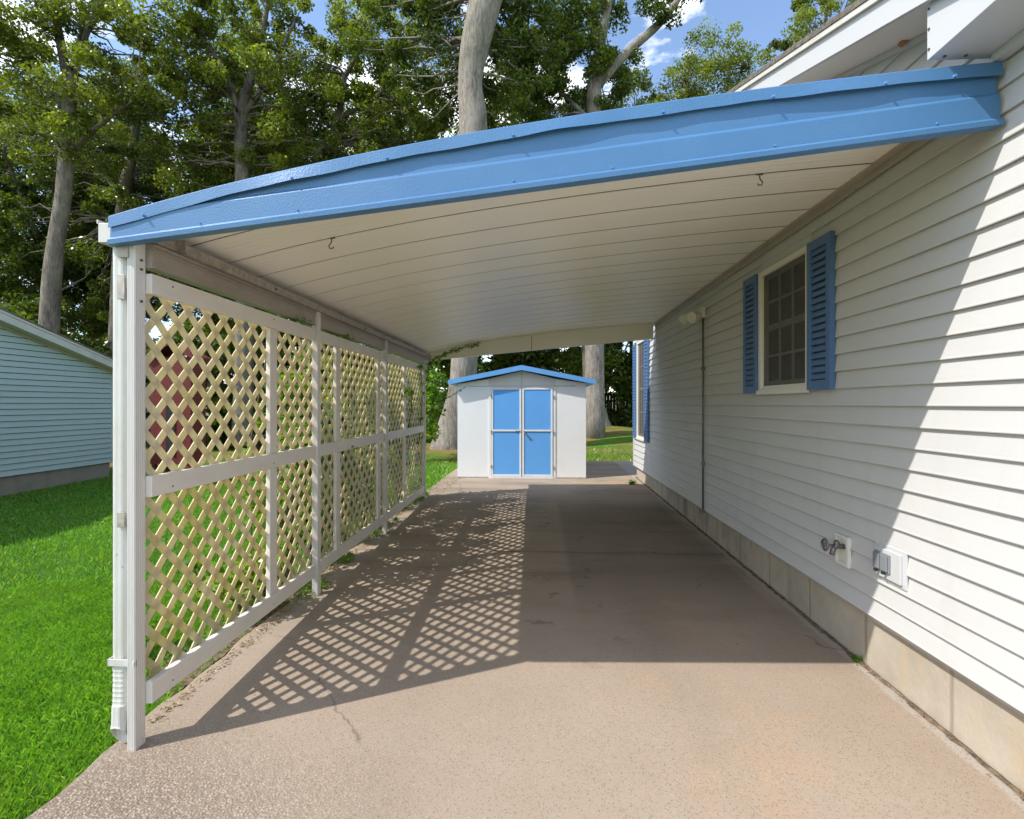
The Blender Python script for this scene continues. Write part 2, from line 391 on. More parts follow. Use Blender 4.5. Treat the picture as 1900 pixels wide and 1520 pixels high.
MAT = dict(
    siding=m_siding('white vinyl siding', (.54,.535,.52)),
    nsiding=m_siding('pale blue-green siding', (.41,.525,.52), mold=False, seed=4),
    concrete=m_concrete(), found=m_found(), lattice=m_lattice(), rail=m_wood_white(), fascia=m_fascia(), pan=m_pan(),
    soil=m_soil(), lawn=m_lawn(), galv=m_galv(), downspout=m_downspout(), glass=m_glass_dark(), screen=m_screen(), shingle=m_shingle(),
    red=m_brick(),
    post=paint('white aluminium post', (.69,.665,.625), amt=.18, nscale=6, stretch=(1,1,.3)),
    seamdark=paint('dark ceiling seam', (.10,.085,.065), (.05,.04,.03), .3),
    beam=paint('grimy white beam', (.40,.355,.30), (.20,.165,.13), .6, nscale=4, stretch=(1,.5,1)),
    gutter=paint('white gutter', (.58,.56,.51), (.42,.36,.22), .4, nscale=7),
    trimwhite=paint('white trim', (.52,.525,.53), (.5,.42,.3), .10, nscale=4),
    soffit=paint('white soffit sheet', (.72,.70,.67), (.5,.4,.28), .16, nscale=2),
    frame=paint('cream window frame', (.70,.665,.59), amt=.12),
    sash=paint('dim window sash', (.80,.76,.68), amt=.2),
    shutter_shade=paint('shade painted behind slats', (.02,.045,.10), (.01,.02,.05), .3),  # darker shutter blue stands in for shade between the slats
    shutter=paint('blue shutter paint', (.075,.155,.31), (.05,.10,.22), .3, rough=.5, nscale=5),
    shedwhite=paint('white steel shed wall', (.76,.775,.79), (.5,.46,.38), .14, rough=.4, nscale=3),
    shedgrey=paint('pale grey shed gable', (.62,.62,.60), (.5,.46,.38), .14, rough=.4, nscale=3),
    shedblue=paint('blue shed door paint', (.115,.37,.80), (.08,.25,.55), .2, rough=.45, nscale=4),
    shedtrim=paint('blue shed roof trim', (.12,.33,.66), (.09,.2,.42), .2, rough=.4, nscale=6),
    conduit=paint('grey conduit', (.13,.12,.10), (.30,.28,.24), .4, nscale=8),
    brass=paint('tarnished valve metal', (.22,.20,.20), (.07,.06,.06), .7, rough=.4, nscale=30, metal=.6),
    outgrey=paint('grey outlet cover', (.20,.215,.23), (.2,.2,.2), .3, rough=.5, nscale=20),
    dark=paint('dark catch and opening shade', (.02,.02,.02), (.03,.03,.03), .1, rough=.9),
    mud=paint('mud nest', (.42,.20,.08), (.25,.12,.05), .6, rough=.9, nscale=40),
    rust=paint('rusty hook', (.10,.08,.055), (.2,.1,.05), .6, nscale=40),
    screw=paint('blue screw head', (.12,.28,.55), amt=.1, rough=.3),
    fence=paint('dark stockade fence', (.085,.065,.045), (.03,.025,.02), .6, rough=.85, nscale=8, stretch=(6,6,.4)),
    nshade_gap=paint('dark board-gap shade', (.03,.04,.042), amt=.1, rough=.9),  # near-black wall colour stands in for shadow lines under the boards
    nfound=paint('old block foundation', (.27,.235,.19), (.13,.11,.09), .6, rough=.9, nscale=4),
    ntrim=paint('aged white rake board', (.52,.53,.50), (.32,.31,.26), .45, rough=.6, nscale=3),
    nsoffit=paint('yellowed soffit', (.50,.47,.32), (.33,.30,.2), .4, rough=.6, nscale=3),
    bark=m_bark('grey oak bark', (.06,.05,.04), (.27,.235,.195)), barkpale=m_bark('pale beech bark', (.085,.073,.06), (.36,.32,.275)),
    leafA=m_leaf('oak leaves', (.006,.020,.004), (.25,.30,.05), .38, (.42,.40,.06)),
    leafB=m_leaf('dark oak leaves', (.005,.018,.004), (.155,.21,.035), .34, (.28,.28,.04)),
    leafC=m_leaf('fresh green leaves', (.05,.12,.014), (.22,.34,.04), .45, (.50,.46,.07)),
    leafD=m_leaf('shrub leaves', (.06,.11,.014), (.27,.34,.05), .42, (.50,.45,.08)),
    grass=m_leaf('grass blades', (.075,.20,.018), (.23,.44,.055), .38, (.34,.42,.12)),
    litter=m_leaf('dry leaf litter', (.14,.08,.04), (.40,.28,.15), .1),
)

# ---------------------------------------------------------------- ground, slab
def lawn():
    xs = np.unique(np.concatenate([np.linspace(-60,-12,13), np.linspace(-12,3,46), np.linspace(3,60,16)]))
    ys = np.unique(np.concatenate([np.linspace(-30,0,8), np.linspace(0,22,56), np.linspace(22,90,15)]))
    V = []; F = []
    for y in ys:
        for x in xs:
            z = ground(x, y) - .035
            # low earth mounds at the feet of the two big trees
            for (tx, ty, h, w) in ((-2.4, 14.3, .16, 1.6), (2.3, 19.0, .5, 2.4)):
                z += h*math.exp(-((x-tx)**2+(y-ty)**2)/w**2)
            V.append((x, y, z))
    n = len(xs)
    for j in range(len(ys)-1):
        for i in range(n-1):
            F.append((j*n+i, j*n+i+1, (j+1)*n+i+1, (j+1)*n+i))
    o = build_np('lawn_ground', V, F, MAT['lawn'], kind='structure')
    o.data.polygons.foreach_set('use_smooth', [True]*len(F))
    return V
lawn()
def slab():
    # driveway slab under the carport, with a slightly ragged left edge
    ys = [-4+.12*i for i in range(int((12.3+4)/.12)+1)]
    L = []
    for i, y in enumerate(ys):
        e = -1.87+.012*math.sin(y*7.3)+.01*math.sin(y*17.1+1)+random.uniform(-.006,.006)
        if y > 8: e = -1.84+.012*(y-8)*3
        L.append((e, y))
    m = MB(); n = len(L)
    V = []
    for (e, y) in L:
        z = ground(0, y); r = 6.0 if y > 9.95 else 1.90
        V += [(e-.012, y, z-.18), (e, y, z-.006), (e+.012, y, z), (r, y, z), ]
    F = []
    for i in range(n-1):
        for k in range(3):
            F.append((4*i+k, 4*i+k+1, 4*(i+1)+k+1, 4*(i+1)+k))
    F.append((4*n-4, 4*n-3, 4*n-2, 4*n-1))
    m.add(V, F)
    m.build('driveway_slab', MAT['concrete'], kind='structure')
slab()
def joint(y, x0, x1, w=.008):
    m = MB(); z = ground(0, y)+.0035
    n = 24
    for i in range(n):
        a = x0+(x1-x0)*i/n; b = x0+(x1-x0)*(i+1)/n
        m.add([(a,y-w/2,z),(b,y-w/2,z),(b,y+w/2,z),(a,y+w/2,z)], [(0,1,2,3)])
    return m
jm = MB()
for y, a, b in ((5.05,-1.84,1.84), (8.45,-1.8,1.86)):
    q = joint(y, a, b); jm.add(q.v, q.f)
jm.build('slab_joint', MAT['soil'], kind='structure')
def strip(name, mat, x0, x1, y0, y1, off, kind, amp=.02, step=.08):
    m = MB(); V = []; F = []; n = int((y1-y0)/step)+1
    for i in range(n+1):
        y = y0+(y1-y0)*i/n; z = ground(0, y)+off
        V += [(x0+random.uniform(-amp,amp), y, z), ((x0+x1)/2, y, z+.008), (x1+random.uniform(-amp,amp), y, z)]
    for i in range(n):
        for k in range(2): F.append((3*i+k, 3*i+k+1, 3*i+4+k, 3*i+3+k))
    m.add(V, F); return m.build(name, mat, kind=kind)
strip('soil_bed', MAT['soil'], -2.20, -1.855, 2.5, 8.2, -.020, 'structure', .05)
strip('wall_crack', MAT['soil'], 1.838, 1.872, -3.5, 9.8, .003, 'structure', .008, .05)

# ---------------------------------------------------------------- house (right)
XW = 1.83
HY0, HY1 = -4.0, 9.83
APEX = 5.9
def rake_z(y):     # underside of the rake soffit at the wall
    return 3.25+.35*(y-2.54) if y <= APEX else 3.25+.35*(APEX-2.54)-.35*(y-APEX)
house = empty('house', (4, 3, 0), 'white clapboard house whose long side wall carries the carport roof', 'house')
sd = MB(); P0 = .344; PT = .1042
k = 0
while P0+k*PT < 4.5:
    z0 = P0+k*PT; z1 = z0+PT
    segs = []
    if z1 < 2.96:
        segs = [(HY0, HY1)]
    else:
        ya = max(2.54+(z1-3.25)/.35, 2.10); yb = 2*APEX-ya
        if yb-ya > .2: segs = [(max(ya-.30, 1.9), min(yb+.25, HY1))]
    for (wy0, wy1, wz0, wz1) in ((3.51, 4.268, 1.60, 2.555), (8.74, 9.43, .885, 2.61)):
        if z1 > wz0+.01 and z0 < wz1-.01:
            out = []
            for (a, b) in segs:
                if a < wy0 and b > wy1: out += [(a, wy0), (wy1, b)]
                else: out.append((a, b))
            segs = out
    for (a, b) in segs:
        # panel lengths with lap joints
        cuts = [a]; y = a+random.uniform(.6, 3.2)
        while y < b-.5: cuts.append(y); y += random.choice((3.05, 3.66, 2.6))
        cuts.append(b)
        for i in range(len(cuts)-1):
            c0, c1 = cuts[i], cuts[i+1]; px = .0012*(i % 2)
            n = max(1, int((c1-c0)/.35))
            if c1-c0 < .01: continue
            V = []; F = []
            for q in range(n+1):
                yy = c0+(c1-c0)*q/n; wv = .0011*math.sin(yy*2.1+k*1.7)+.0007*math.sin(yy*5.3+k)
                V += [(XW-.001, yy, z0+.002), (XW-.0185-px+wv, yy, z0), (XW-.0195-px+wv, yy, z0+.004), (XW-.0172-px+wv, yy, z0+.012), (XW-.002-px*.2, yy, z1+.001)]
            for q in range(n):
                for t in range(4): F.append((5*q+t, 5*q+t+1, 5*(q+1)+t+1, 5*(q+1)+t))
            F += [(0,1,2,3,4), tuple(5*n+t for t in range(5))]
            sd.add(V, F)
    k += 1
sd.build('siding', MAT['siding'], house, smooth=False)
# sheathing volume behind the siding
b = MB(); b.prism([(HY0+.02,.34),(HY1-.005,.34),(HY1-.005,3.0),(APEX,4.44),(2.0,3.08),(HY0+.02,2.95)], 0, XW+.03, 9.0)
b.build('wall', MAT['trimwhite'], house)
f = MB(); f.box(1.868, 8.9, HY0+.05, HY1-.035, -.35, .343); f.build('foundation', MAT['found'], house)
c = MB(); c.box(XW-.022, XW+.06, HY1-.045, HY1+.022, .335, 2.95); c.build('corner_trim', MAT['trimwhite'], house, bevel=.003)
# starter strip under the siding
c = MB(); c.box(XW-.006, XW+.03, HY0, HY1, .326, .343); c.build('starter_strip', MAT['beam'], house)
# rake: soffit, fascia board, shingles
XO = 1.53
r = MB()
ys = [1.0, APEX, 2*APEX-1.4]
def rz(y, off=0): return rake_z(y)+off
for (a, bb) in ((.9, APEX), (APEX, HY1+.3)):
    r.prism([(a, rz(a)+0), (bb, rz(bb)+0), (bb, rz(bb)+.012), (a, rz(a)+.012)], 0, XO+.012, XW+.02)
r.build('rake_soffit', MAT['soffit'], house)
r = MB()
for (a, bb) in ((.9, APEX), (APEX, HY1+.3)):
    r.prism([(a, rz(a)-.012), (bb, rz(bb)-.012), (bb, rz(bb)+.135), (a, rz(a)+.135)], 0, XO-.012, XO+.010)
r.build('rake_board', MAT['trimwhite'], house)
r = MB()
for (a, bb) in ((.9, APEX), (APEX, HY1+.3)):
    r.prism([(a, rz(a)-.030), (bb, rz(bb)-.030), (bb, rz(bb)-.002), (a, rz(a)-.002)], 0, XW-.035, XW-.004)
r.build('frieze_strip', MAT['trimwhite'], house)
r = MB()
for (a, bb) in ((.9, APEX), (APEX, HY1+.35)):
    r.prism([(a, rz(a)+.136), (bb, rz(bb)+.136), (bb, rz(bb)+.165), (a, rz(a)+.165)], 0, XO-.035, 9.2)
r.build('roof', MAT['shingle'], house)
r = MB()
for (a, bb) in ((.9, APEX), (APEX, HY1+.3)):
    r.prism([(a, rz(a)+.105), (bb, rz(bb)+.105), (bb, rz(bb)+.134), (a, rz(a)+.134)], 0, XO-.030, XO-.013)
r.build('drip_edge', MAT['gutter'], house)
# boxed eave return in the near right corner
r = MB()
r.prism([(HY0,2.872),(2.127,2.872),(2.127,3.092),(1.5,3.06),(HY0,3.06)], 0, 1.553, XW-.002)
eb = r.build('eave_box', MAT['trimwhite'], house, bevel=.002)
each(lambda m, p: m.tube([(p[0],p[1],2.8725),(p[0],p[1],2.8675)], .006, 8), ((1.60,2.10),(1.68,2.10),(1.79,2.10)), 'rusty_screw', MAT['rust'], house)
each(lambda m, z: m.tube([(1.5535,2.115,z),(1.549,2.115,z)], .005, 8), (2.91, 2.99, 3.07), 'rusty_screw', MAT['rust'], house)
r = MB(); r.box(XW-.055, XW-.018, HY0, 2.10, 2.838, 2.871); r.build('eave_trim', MAT['trimwhite'], house)
# wasp-nest like rust marks on the rake
def blob(m, p):
    cx, cy, cz, q = p
    for i in range(7): m.tube([(cx+random.uniform(-q,q)*.5,cy+random.uniform(-q,q),cz),(cx+random.uniform(-q,q)*.4,cy+random.uniform(-q,q),cz-.014)], [.012,.006], 7)
each(blob, ((1.775,2.585,3.268,.022),), 'mud_nest', MAT['mud'], house)

def shutter(y0, y1, z0, z1, label, slats=19):
    m = MB(); x0 = XW-.018-.032; x1 = XW-.016
    fr = .045
    m.box(x0, x1, y0, y0+fr, z0, z1); m.box(x0, x1, y1-fr, y1, z0, z1)
    m.box(x0+.001, x1, y0+fr, y1-fr, z0, z0+.06); m.box(x0+.001, x1, y0+fr, y1-fr, z1-.06, z1)
    o = m.build('shutter', MAT['shutter'], house, bevel=.002, label=label)
    s = MB(); n = slats; zz0 = z0+.06; zz1 = z1-.06; p = (zz1-zz0)/n
    for i in range(n):
        a = zz0+i*p
        s.prism([(x0+.002, a+.010), (x0+.014, a+p-.003), (x0+.020, a+p-.004), (x0+.008, a+.006)], 1, y0+fr, y1-fr)
    child_of_mesh(s.build('louvre', MAT['shutter'], house), o)
    s = MB(); s.box(x0+.022, x1, y0+fr, y1-fr, zz0, zz1)
    child_of_mesh(s.build('backing', MAT['shutter_shade'], house), o)
    return o
def child_of_mesh(o, p):
    # both meshes were built in world coordinates; the part sits under the house empty at the same frame
    o.parent = p; o.matrix_parent_inverse = Matrix.Identity(4)
def window(y0, y1, z0, z1, label):
    fr = MB(); w = .042; xo = XW-.034; xi = XW+.029
    fr.box(xo, xi, y0, y0+w, z0, z1); fr.box(xo, xi, y1-w, y1, z0, z1)
    fr.box(xo+.0015, xi, y0+w, y1-w, z1-w, z1); fr.box(xo+.0015, xi, y0+w, y1-w, z0, z0+w)
    fr.box(xo-.012, xo+.001, y0-.012, y1+.012, z0-.012, z0+.022)
    # inner bead
    fr.box(xo+.010, xi, y0+w, y0+w+.014, z0+w, z1-w); fr.box(xo+.010, xi, y1-w-.014, y1-w, z0+w, z1-w)
    fr.box(xo+.010, xi, y0+w+.014, y1-w-.014, z0+w, z0+w+.014)
    win = fr.build('window', MAT['frame'], house, bevel=.002, label=label)
    a, bq = y0+w+.014, y1-w-.014; c0, c1 = z0+w+.014, z1-w; mid = (c0+c1)/2+.02
    g = MB(); g.box(XW+.012, XW+.016, a, bq, c0, c1)
    go = g.build('glass', MAT['glass'], house); child_of_mesh(go, win)
    s = MB(); t = .035; xs0, xs1 = XW-.002, XW+.011
    s.box(xs0, xs1, a+.03, bq-.03, mid-.025, mid+.02)
    s.box(xs0, xs1, a, a+t, c0, c1); s.box(xs0, xs1, bq-t, bq, c0, c1)
    s.box(xs0+.001, xs1, a+t, bq-t, c1-t, c1); s.box(xs0+.001, xs1, a+t, bq-t, c0, c0+t)
    so_ = s.build('sash', MAT['sash'], house); child_of_mesh(so_, win)
    mm = MB(); tt = .009
    for i in (1, 2):
        y = a+t+(bq-a-2*t)*i/3; mm.box(xs0+.004, xs1+.0005, y-tt, y+tt, c0+t, c1-t)
    for (u, v) in ((c0+t, mid-.025), (mid+.02, c1-t)):
        z = (u+v)/2; mm.box(xs0+.0055, xs1+.0004, a+t, bq-t, z-tt, z+tt)
    mo = mm.build('muntin', MAT['sash'], house); child_of_mesh(mo, win)
    sc = MB(); sc.box(XW-.012, XW-.011, a-.004, bq+.004, c0-.004, c1+.003)
    sco = sc.build('insect_screen', MAT['screen'], house); child_of_mesh(sco, win)
    return win
for (a, b, c0, c1) in ((3.505, 4.275, 2.545, 2.648), (8.735, 9.437, 2.60, 2.70)):
    m = MB(); m.box(XW-.010, XW+.02, a, b, c0, c1); m.build('head_trim', MAT['siding'], house)
window(3.50, 4.278, 1.588, 2.566, 'cream framed double-hung window under the carport roof')
shutter(3.222, 3.492, 1.592, 2.560, 'blue louvred shutter on the near side of the carport window')
shutter(4.286, 4.548, 1.592, 2.566, 'blue louvred shutter on the far side of the carport window')
window(8.73, 9.44, .875, 2.62, 'tall white window at the far end of the wall beyond the carport')
shutter(8.43, 8.72, .872, 2.60, 'blue shutter nearest the carport on the far window', 28)
shutter(9.45, 9.74, .872, 2.60, 'blue shutter next to the far house corner', 28)
# conduit and flood light
m = MB(); xc = XW-.030
m.tube([(xc,5.69,.33),(xc,5.69,2.53)], .0105, 10)
cd = m.build('conduit', MAT['conduit'], house, smooth=True)
each(lambda m, z: m.tube([(xc,5.69,z-.018),(xc,5.69,z+.018)], .020, 10), (.335, .854, 1.888), 'conduit_coupling', MAT['conduit'], house, cd)
m = MB(); m.box(XW-.055, XW-.016, 5.63, 5.80, 2.44, 2.56)
fl = m.build('flood_light', MAT['frame'], house, bevel=.008, label='small twin floodlight at the top of the conduit')
def lamph(m, t):
    dy, dz, y2 = t
    m.tube([(XW-.06,dy,dz),(XW-.09,(dy+y2)/2,dz-.01),(XW-.125,(dy*.35+y2*.65),dz-.02),(XW-.17,y2,dz-.035)], [.020,.040,.050,.062], 14)
each(lamph, ((5.76, 2.50, 5.95), (5.70, 2.47, 5.62)), 'lamp_head', MAT['frame'], house, fl)
m = MB(); m.tube([(XW-.08,5.72,2.45),(XW-.09,5.74,2.40)], .028, 10); o = m.build('motion_sensor', MAT['frame'], house, smooth=True); child_of_mesh(o, fl)
# hose bib
m = MB(); y0,y1,z0,z1 = 3.067,3.20,.545,.722; xo=XW-.034
m.box(xo,XW-.012,y0,y0+.018,z0,z1); m.box(xo,XW-.012,y1-.018,y1,z0,z1); m.box(xo+.001,XW-.012,y0+.018,y1-.018,z1-.018,z1); m.box(xo+.001,XW-.012,y0+.018,y1-.018,z0,z0+.018)
m.box(XW-.017,XW-.012,y0+.018,y1-.018,z0+.018,z1-.018)
hb = m.build('hose_bib', MAT['frame'], house, bevel=.002, label='water tap in a recessed cream plate low on the wall')
m = MB(); yc, zc = 3.13, .655
m.tube([(XW-.015,yc,zc),(XW-.075,yc,zc+.003)], [.016,.014], 12); m.tube([(XW-.055,yc,zc),(XW-.062,yc,zc+.028),(XW-.066,yc,zc+.034)], [.018,.016,.012], 12)
m.tube([(XW-.07,yc,zc),(XW-.082,yc,zc-.02),(XW-.088,yc,zc-.05)], [.016,.014,.015], 12); m.tube([(XW-.07,yc,zc+.004),(XW-.125,yc,zc+.012)], .009, 8)
o = m.build('tap_body', MAT['brass'], house, smooth=True); child_of_mesh(o, hb)
m = MB(); pts = []
hc = Vector((XW-.128,yc,zc+.012))
for i in range(17):
    t = 2*math.pi*i/16; rr = .031+.002*math.cos(4*t); pts.append((hc.x, hc.y+rr*math.cos(t), hc.z+rr*math.sin(t)))
m.tube(pts, .0075, 6)
for i in range(4):
    t = math.pi*i/2+.4; m.tube([tuple(hc),(hc.x,hc.y+.027*math.cos(t),hc.z+.027*math.sin(t))], .0045, 6)
m.tube([(hc.x-.006,hc.y,hc.z),(hc.x+.006,hc.y,hc.z)], .010, 8)
o = m.build('tap_handle', MAT['brass'], house, smooth=True); child_of_mesh(o, hb)
# outdoor outlet
m = MB(); y0,y1,z0,z1 = 2.612,2.842,.578,.768
m.box(XW-.022,XW-.010,y0,y1,z0,z1); m.box(XW-.036,XW-.021,y0+.022,y1-.022,z0+.02,z1-.02)
ob = m.build('outlet_block', MAT['trimwhite'], house, bevel=.003, label='square white mounting block with a grey weatherproof outlet')
m = MB(); m.box(XW-.046,XW-.035,2.700,2.818,.632,.728)
o = m.build('outlet_plate', MAT['outgrey'], house, bevel=.003); child_of_mesh(o, ob)
each(lambda m, yy: m.box(XW-.056,XW-.0465,yy,yy+.048,.640,.720), (2.706, 2.764), 'outlet_cover', MAT['outgrey'], house, ob, bevel=.003)
each(lambda m, yy: m.tube([(XW-.047,yy,.628),(XW-.062,yy,.632)], .008, 8), (2.730, 2.788), 'cover_catch', MAT['dark'], house, ob)

# ---------------------------------------------------------------- carport
carport = empty('carport', (0, 5, 0), 'curved white carport roof with a blue front fascia attached to the house', 'carport')
YF, YB = 2.10, 8.02
TOP = [(-1.84,2.285),(-1.70,2.318),(-1.50,2.366),(-1.303,2.411),(-.97,2.484),(-.633,2.549),(-.37,2.588),(-.106,2.622),(.30,2.676),(.709,2.726),(1.162,2.777),(1.50,2.802),(1.812,2.822)]
_tx = [p[0] for p in TOP]; _tz = [p[1] for p in TOP]
_cf = np.polyfit(_tx, _tz, 4)
def topz(x): return float(np.polyval(_cf, x))
NX = 28
xs = [-1.80+(3.605)*i/NX for i in range(NX+1)]
def sheet(y0, y1, zf, th):
    V = []; F = []
    for x in xs:
        z = zf(x); V += [(x,y0,z),(x,y1,z),(x,y1,z+th),(x,y0,z+th)]
    for i in range(NX):
        a = 4*i; b_ = 4*(i+1)
        for k in range(4): F.append((a+k, a+(k+1)%4, b_+(k+1)%4, b_+k))
    F += [(0,1,2,3), (4*NX,4*NX+1,4*NX+2,4*NX+3)]
    return V, F
def ceil_drop(y): return .030+.0075*(y-2.3)
y = 2.180; pans = 0
while y < YB-.02:
    y1 = min(y+.3135, YB)
    m = MB()
    dz = ceil_drop(y)
    V, F = sheet(y+.0065, y1-.0065, lambda x: topz(x)-dz*ss(x,-2.2,1.8)*1.0-.012, .003); m.add(V, F)
    m.build('roof_pan', MAT['pan'], carport, smooth=False); y = y1; pans += 1
    m = MB(); V, F = sheet(y-.022, y+.022, lambda x: topz(x)-dz*ss(x,-2.2,1.8)-.0085, .003); m.add(V, F)
    if y < YB-.1: m.build('roof_seam', MAT['seamdark'], carport)
m = MB(); V, F = sheet(YF+.03, YB, lambda x: topz(x)+.004, .006); m.add(V, F)
m.build('roof_skin', MAT['seamdark'], carport)
# front fascia
XL, XR = -1.815, 1.797
def botz(x): return 2.191+(x+1.813)*(2.600-2.191)/(1.80+1.813)-.004*math.cos((x)/1.8*1.57)*0
m = MB(); V = []; F = []
n = 60; prof = None
lvl = [(-.0135,.0),(-.0135,.104),(-.0125,.107),(-.0015,.119),(0.0,.1205),(0,.235)]
for i in range(n+1):
    x = XL+(XR-XL)*i/n; zb = botz(x); zt = topz(x)-.006
    for (dy, dz) in lvl:
        over = max(0, (zb+dz)-zt)
        V.append((x, YF+dy+(0.0 if over == 0 else .001), min(zb+dz, zt)))
for i in range(n):
    for k in range(len(lvl)-1):
        L = len(lvl); F.append((i*L+k, i*L+k+1, (i+1)*L+k+1, (i+1)*L+k))
m.add(V, F)
fa = m.build('fascia', MAT['fascia'], carport, smooth=False)
mod = fa.modifiers.new('sol', 'SOLIDIFY'); mod.thickness = .0018; mod.offset = 1
# bottom hem lip
m = MB(); V = []; F = []
for i in range(n+1):
    x = XL-.004+(XR+.012-XL)*i/n; zb = botz(x)
    V += [(x,YF-.023,zb-.014),(x,YF-.025,zb+.005),(x,YF-.0140,zb+.016),(x,YF+.004,zb+.011),(x,YF+.028,zb-.010),(x,YF+.026,zb-.014)]
for i in range(n):
    for k in range(6): F.append((6*i+k, 6*i+(k+1)%6, 6*i+6+(k+1)%6, 6*i+6+k))
F += [tuple(range(6)), tuple(6*n+t for t in range(6))]
m.add(V, F); o = m.build('fascia_hem', MAT['fascia'], carport); child_of_mesh(o, fa)
# cap angle that follows the arch, with a wavy lower edge
m = MB(); V = []; F = []; n2 = 150
for i in range(n2+1):
    x = XL-.004+(XR+.010-XL)*i/n2; zt = topz(x)+.010
    wv = .0022*math.sin(x*9.2+.5)+.0012*math.sin(x*23)
    gap = .0195+.0055*max(0, math.sin(x*5.6+1.2))+.0012*math.sin(x*17)
    V += [(x,YF+.06,zt+.001),(x,YF-.016,zt),(x,YF-.019,zt-.004),(x,YF-gap,zt-.052+wv)]
for i in range(n2):
    for k in range(3): F.append((4*i+k, 4*i+k+1, 4*i+5+k, 4*i+4+k))
m.add(V, F); o = m.build('fascia_cap', MAT['fascia'], carport); mod = o.modifiers.new('sol', 'SOLIDIFY'); mod.thickness = .0015; child_of_mesh(o, fa)
m = MB()
for x in (-1.66,-1.02,-.62,-.10,.50,.93,1.36,1.62): 
    zt = topz(x)-.034
    m = MB(); m.tube([(x,YF-.032,zt),(x,YF-.018,zt)], [.004,.0065], 8); o = m.build('fascia_screw', MAT['screw'], carport); child_of_mesh(o, fa)
for x in (-1.42,-1.0,-.10,.30,.94,1.56):
    z = botz(x)+.026
    m = MB(); m.tube([(x,YF-.018,z),(x,YF-.010,z)], [.003,.006], 8); o = m.build('fascia_screw', MAT['screw'], carport); child_of_mesh(o, fa)
# wall hanger angle along the house
def wallz(y): return topz(1.79)-.020-ceil_drop(y)
m = MB(); V = []; F = []
for i in range(13):
    yy = 2.13+(YB-2.13)*i/12; z = wallz(yy)
    V += [(1.812,yy,z-.048),(1.806,yy,z-.048),(1.806,yy,z-.006),(1.770,yy,z-.004),(1.770,yy,z+.030),(1.812,yy,z+.030)]
for i in range(12):
    for k in range(6): F.append((6*i+k, 6*i+(k+1)%6, 6*i+6+(k+1)%6, 6*i+6+k))
F += [tuple(range(6)), tuple(72+t for t in range(6))]
m.add(V, F); m.build('wall_hanger', MAT['beam'], carport)
# left beam: lipped channel
def chan(m, x_in, x_out, z0, z1, y0, y1):
    m.box(x_out, x_in, y0, y1, z0, z1)
    m.box(x_in, x_in+.010, y0, y1, z1-.014, z1-.002); m.box(x_in, x_in+.006, y0, y1, z1-.034, z1-.024)
    m.box(x_in, x_in+.008, y0, y1, z0+.001, z0+.010)
m = MB(); chan(m, -1.712, -1.762, 2.106, 2.214, 2.192, YB-.01)
m.build('side_beam', MAT['beam'], carport, bevel=.0015)
m = MB()
m.box(-1.716, -1.676, 2.36, YB-.02, 2.2145, 2.2175); m.box(-1.680, -1.676, 2.36, YB-.02, 2.2178, 2.262)
m.box(-1.79, -1.716, YF+.03, YB-.02, 2.2165, 2.2195)
m.build('roof_angle', MAT['galv'], carport)
m = MB(); m.box(-1.712,-1.70,2.13,2.335,2.2185,2.262); m.box(-1.70,-1.655,2.325,2.337,2.2185,2.270)
m.build('splice_plate', MAT['galv'], carport)
each(lambda m, yy: m.tube([(-1.6755,yy,2.236),(-1.668,yy,2.236)], .007, 6), (4.9, 6.9, 3.2), 'bolt', MAT['rust'], carport)
# gutter
m = MB()
gx0, gx1 = -1.872, -1.812
for (a, b_, c0, c1) in ((gx0,gx0+.003,2.192,2.285),(gx0,gx1,2.189,2.192),(gx1-.003,gx1,2.192,2.30)):
    m.box(a, b_, YF-.006, YB+.02, c0, c1)
m.box(gx0, gx1, YF-.009, YF-.006, 2.19, 2.272); m.box(gx0,gx1,YB+.02,YB+.023,2.19,2.285)
m.box(gx0-.008, gx0-.0002, YF-.009, YB+.02, 2.27, 2.286)
m.build('gutter', MAT['gutter'], carport, bevel=.0015)
m = MB(); m.box(-1.811,-1.765,YF+.02,YB-.02,2.135,2.2); m.build('gutter_board', MAT['beam'], carport)
# end beam at the back: straight bottom, arched top
m = MB(); V = []; F = []
for i in range(31):
    x = -1.70+(1.775+1.70)*i/30; zb = 2.205+(x+1.509)*(2.503-2.205)/(1.753+1.509); zt = topz(x)-.012
    V += [(x,YB-.045,zb),(x,YB-.045,zt),(x,YB-.005,zt),(x,YB-.005,zb)]
for i in range(30):
    for k in range(4): F.append((4*i+k, 4*i+(k+1)%4, 4*i+4+(k+1)%4, 4*i+4+k))
F += [(0,1,2,3), (120,121,122,123)]
m.add(V, F); m.build('end_beam', MAT['pan'], carport)
m = MB(); m.box(-.10,-.093,YB-.048,YB-.0455,2.345,2.55); m.build('end_beam_seam', MAT['rust'], carport)
# posts, fluted
def post(xc, y0, w, d, z0, z1, label):
    pts = []; nfl = 5
    x0 = xc-w/2; x1 = xc+w/2; y1 = y0+d
    fl = .0022
    for i in range(nfl):
        a = x0+.004+(w-.008)*i/nfl; b_ = x0+.004+(w-.008)*(i+1)/nfl; g = (b_-a)
        pts += [(a, y0), (b_-g*.45, y0), (b_-g*.35, y0+fl), (b_-g*.10, y0+fl)]
    pts += [(x1-.003, y0), (x1, y0+.003)]
    for i in range(nfl):
        a = y0+.004+(d-.008)*i/nfl; b_ = y0+.004+(d-.008)*(i+1)/nfl; g = b_-a
        pts += [(x1, a+g*.1), (x1, b_-g*.45), (x1-fl*.6, b_-g*.35), (x1-fl*.6, b_-g*.05)]
    pts += [(x1, y1-.003), (x1-.003, y1), (x0, y1)]
    m = MB(); m.prism(pts, 2, z0, z1); return m.build('post', MAT['post'], carport, label=label)
post(-1.758, 2.128, .040, .060, -.005, 2.212, 'front post standing on the slab beside the downspout')
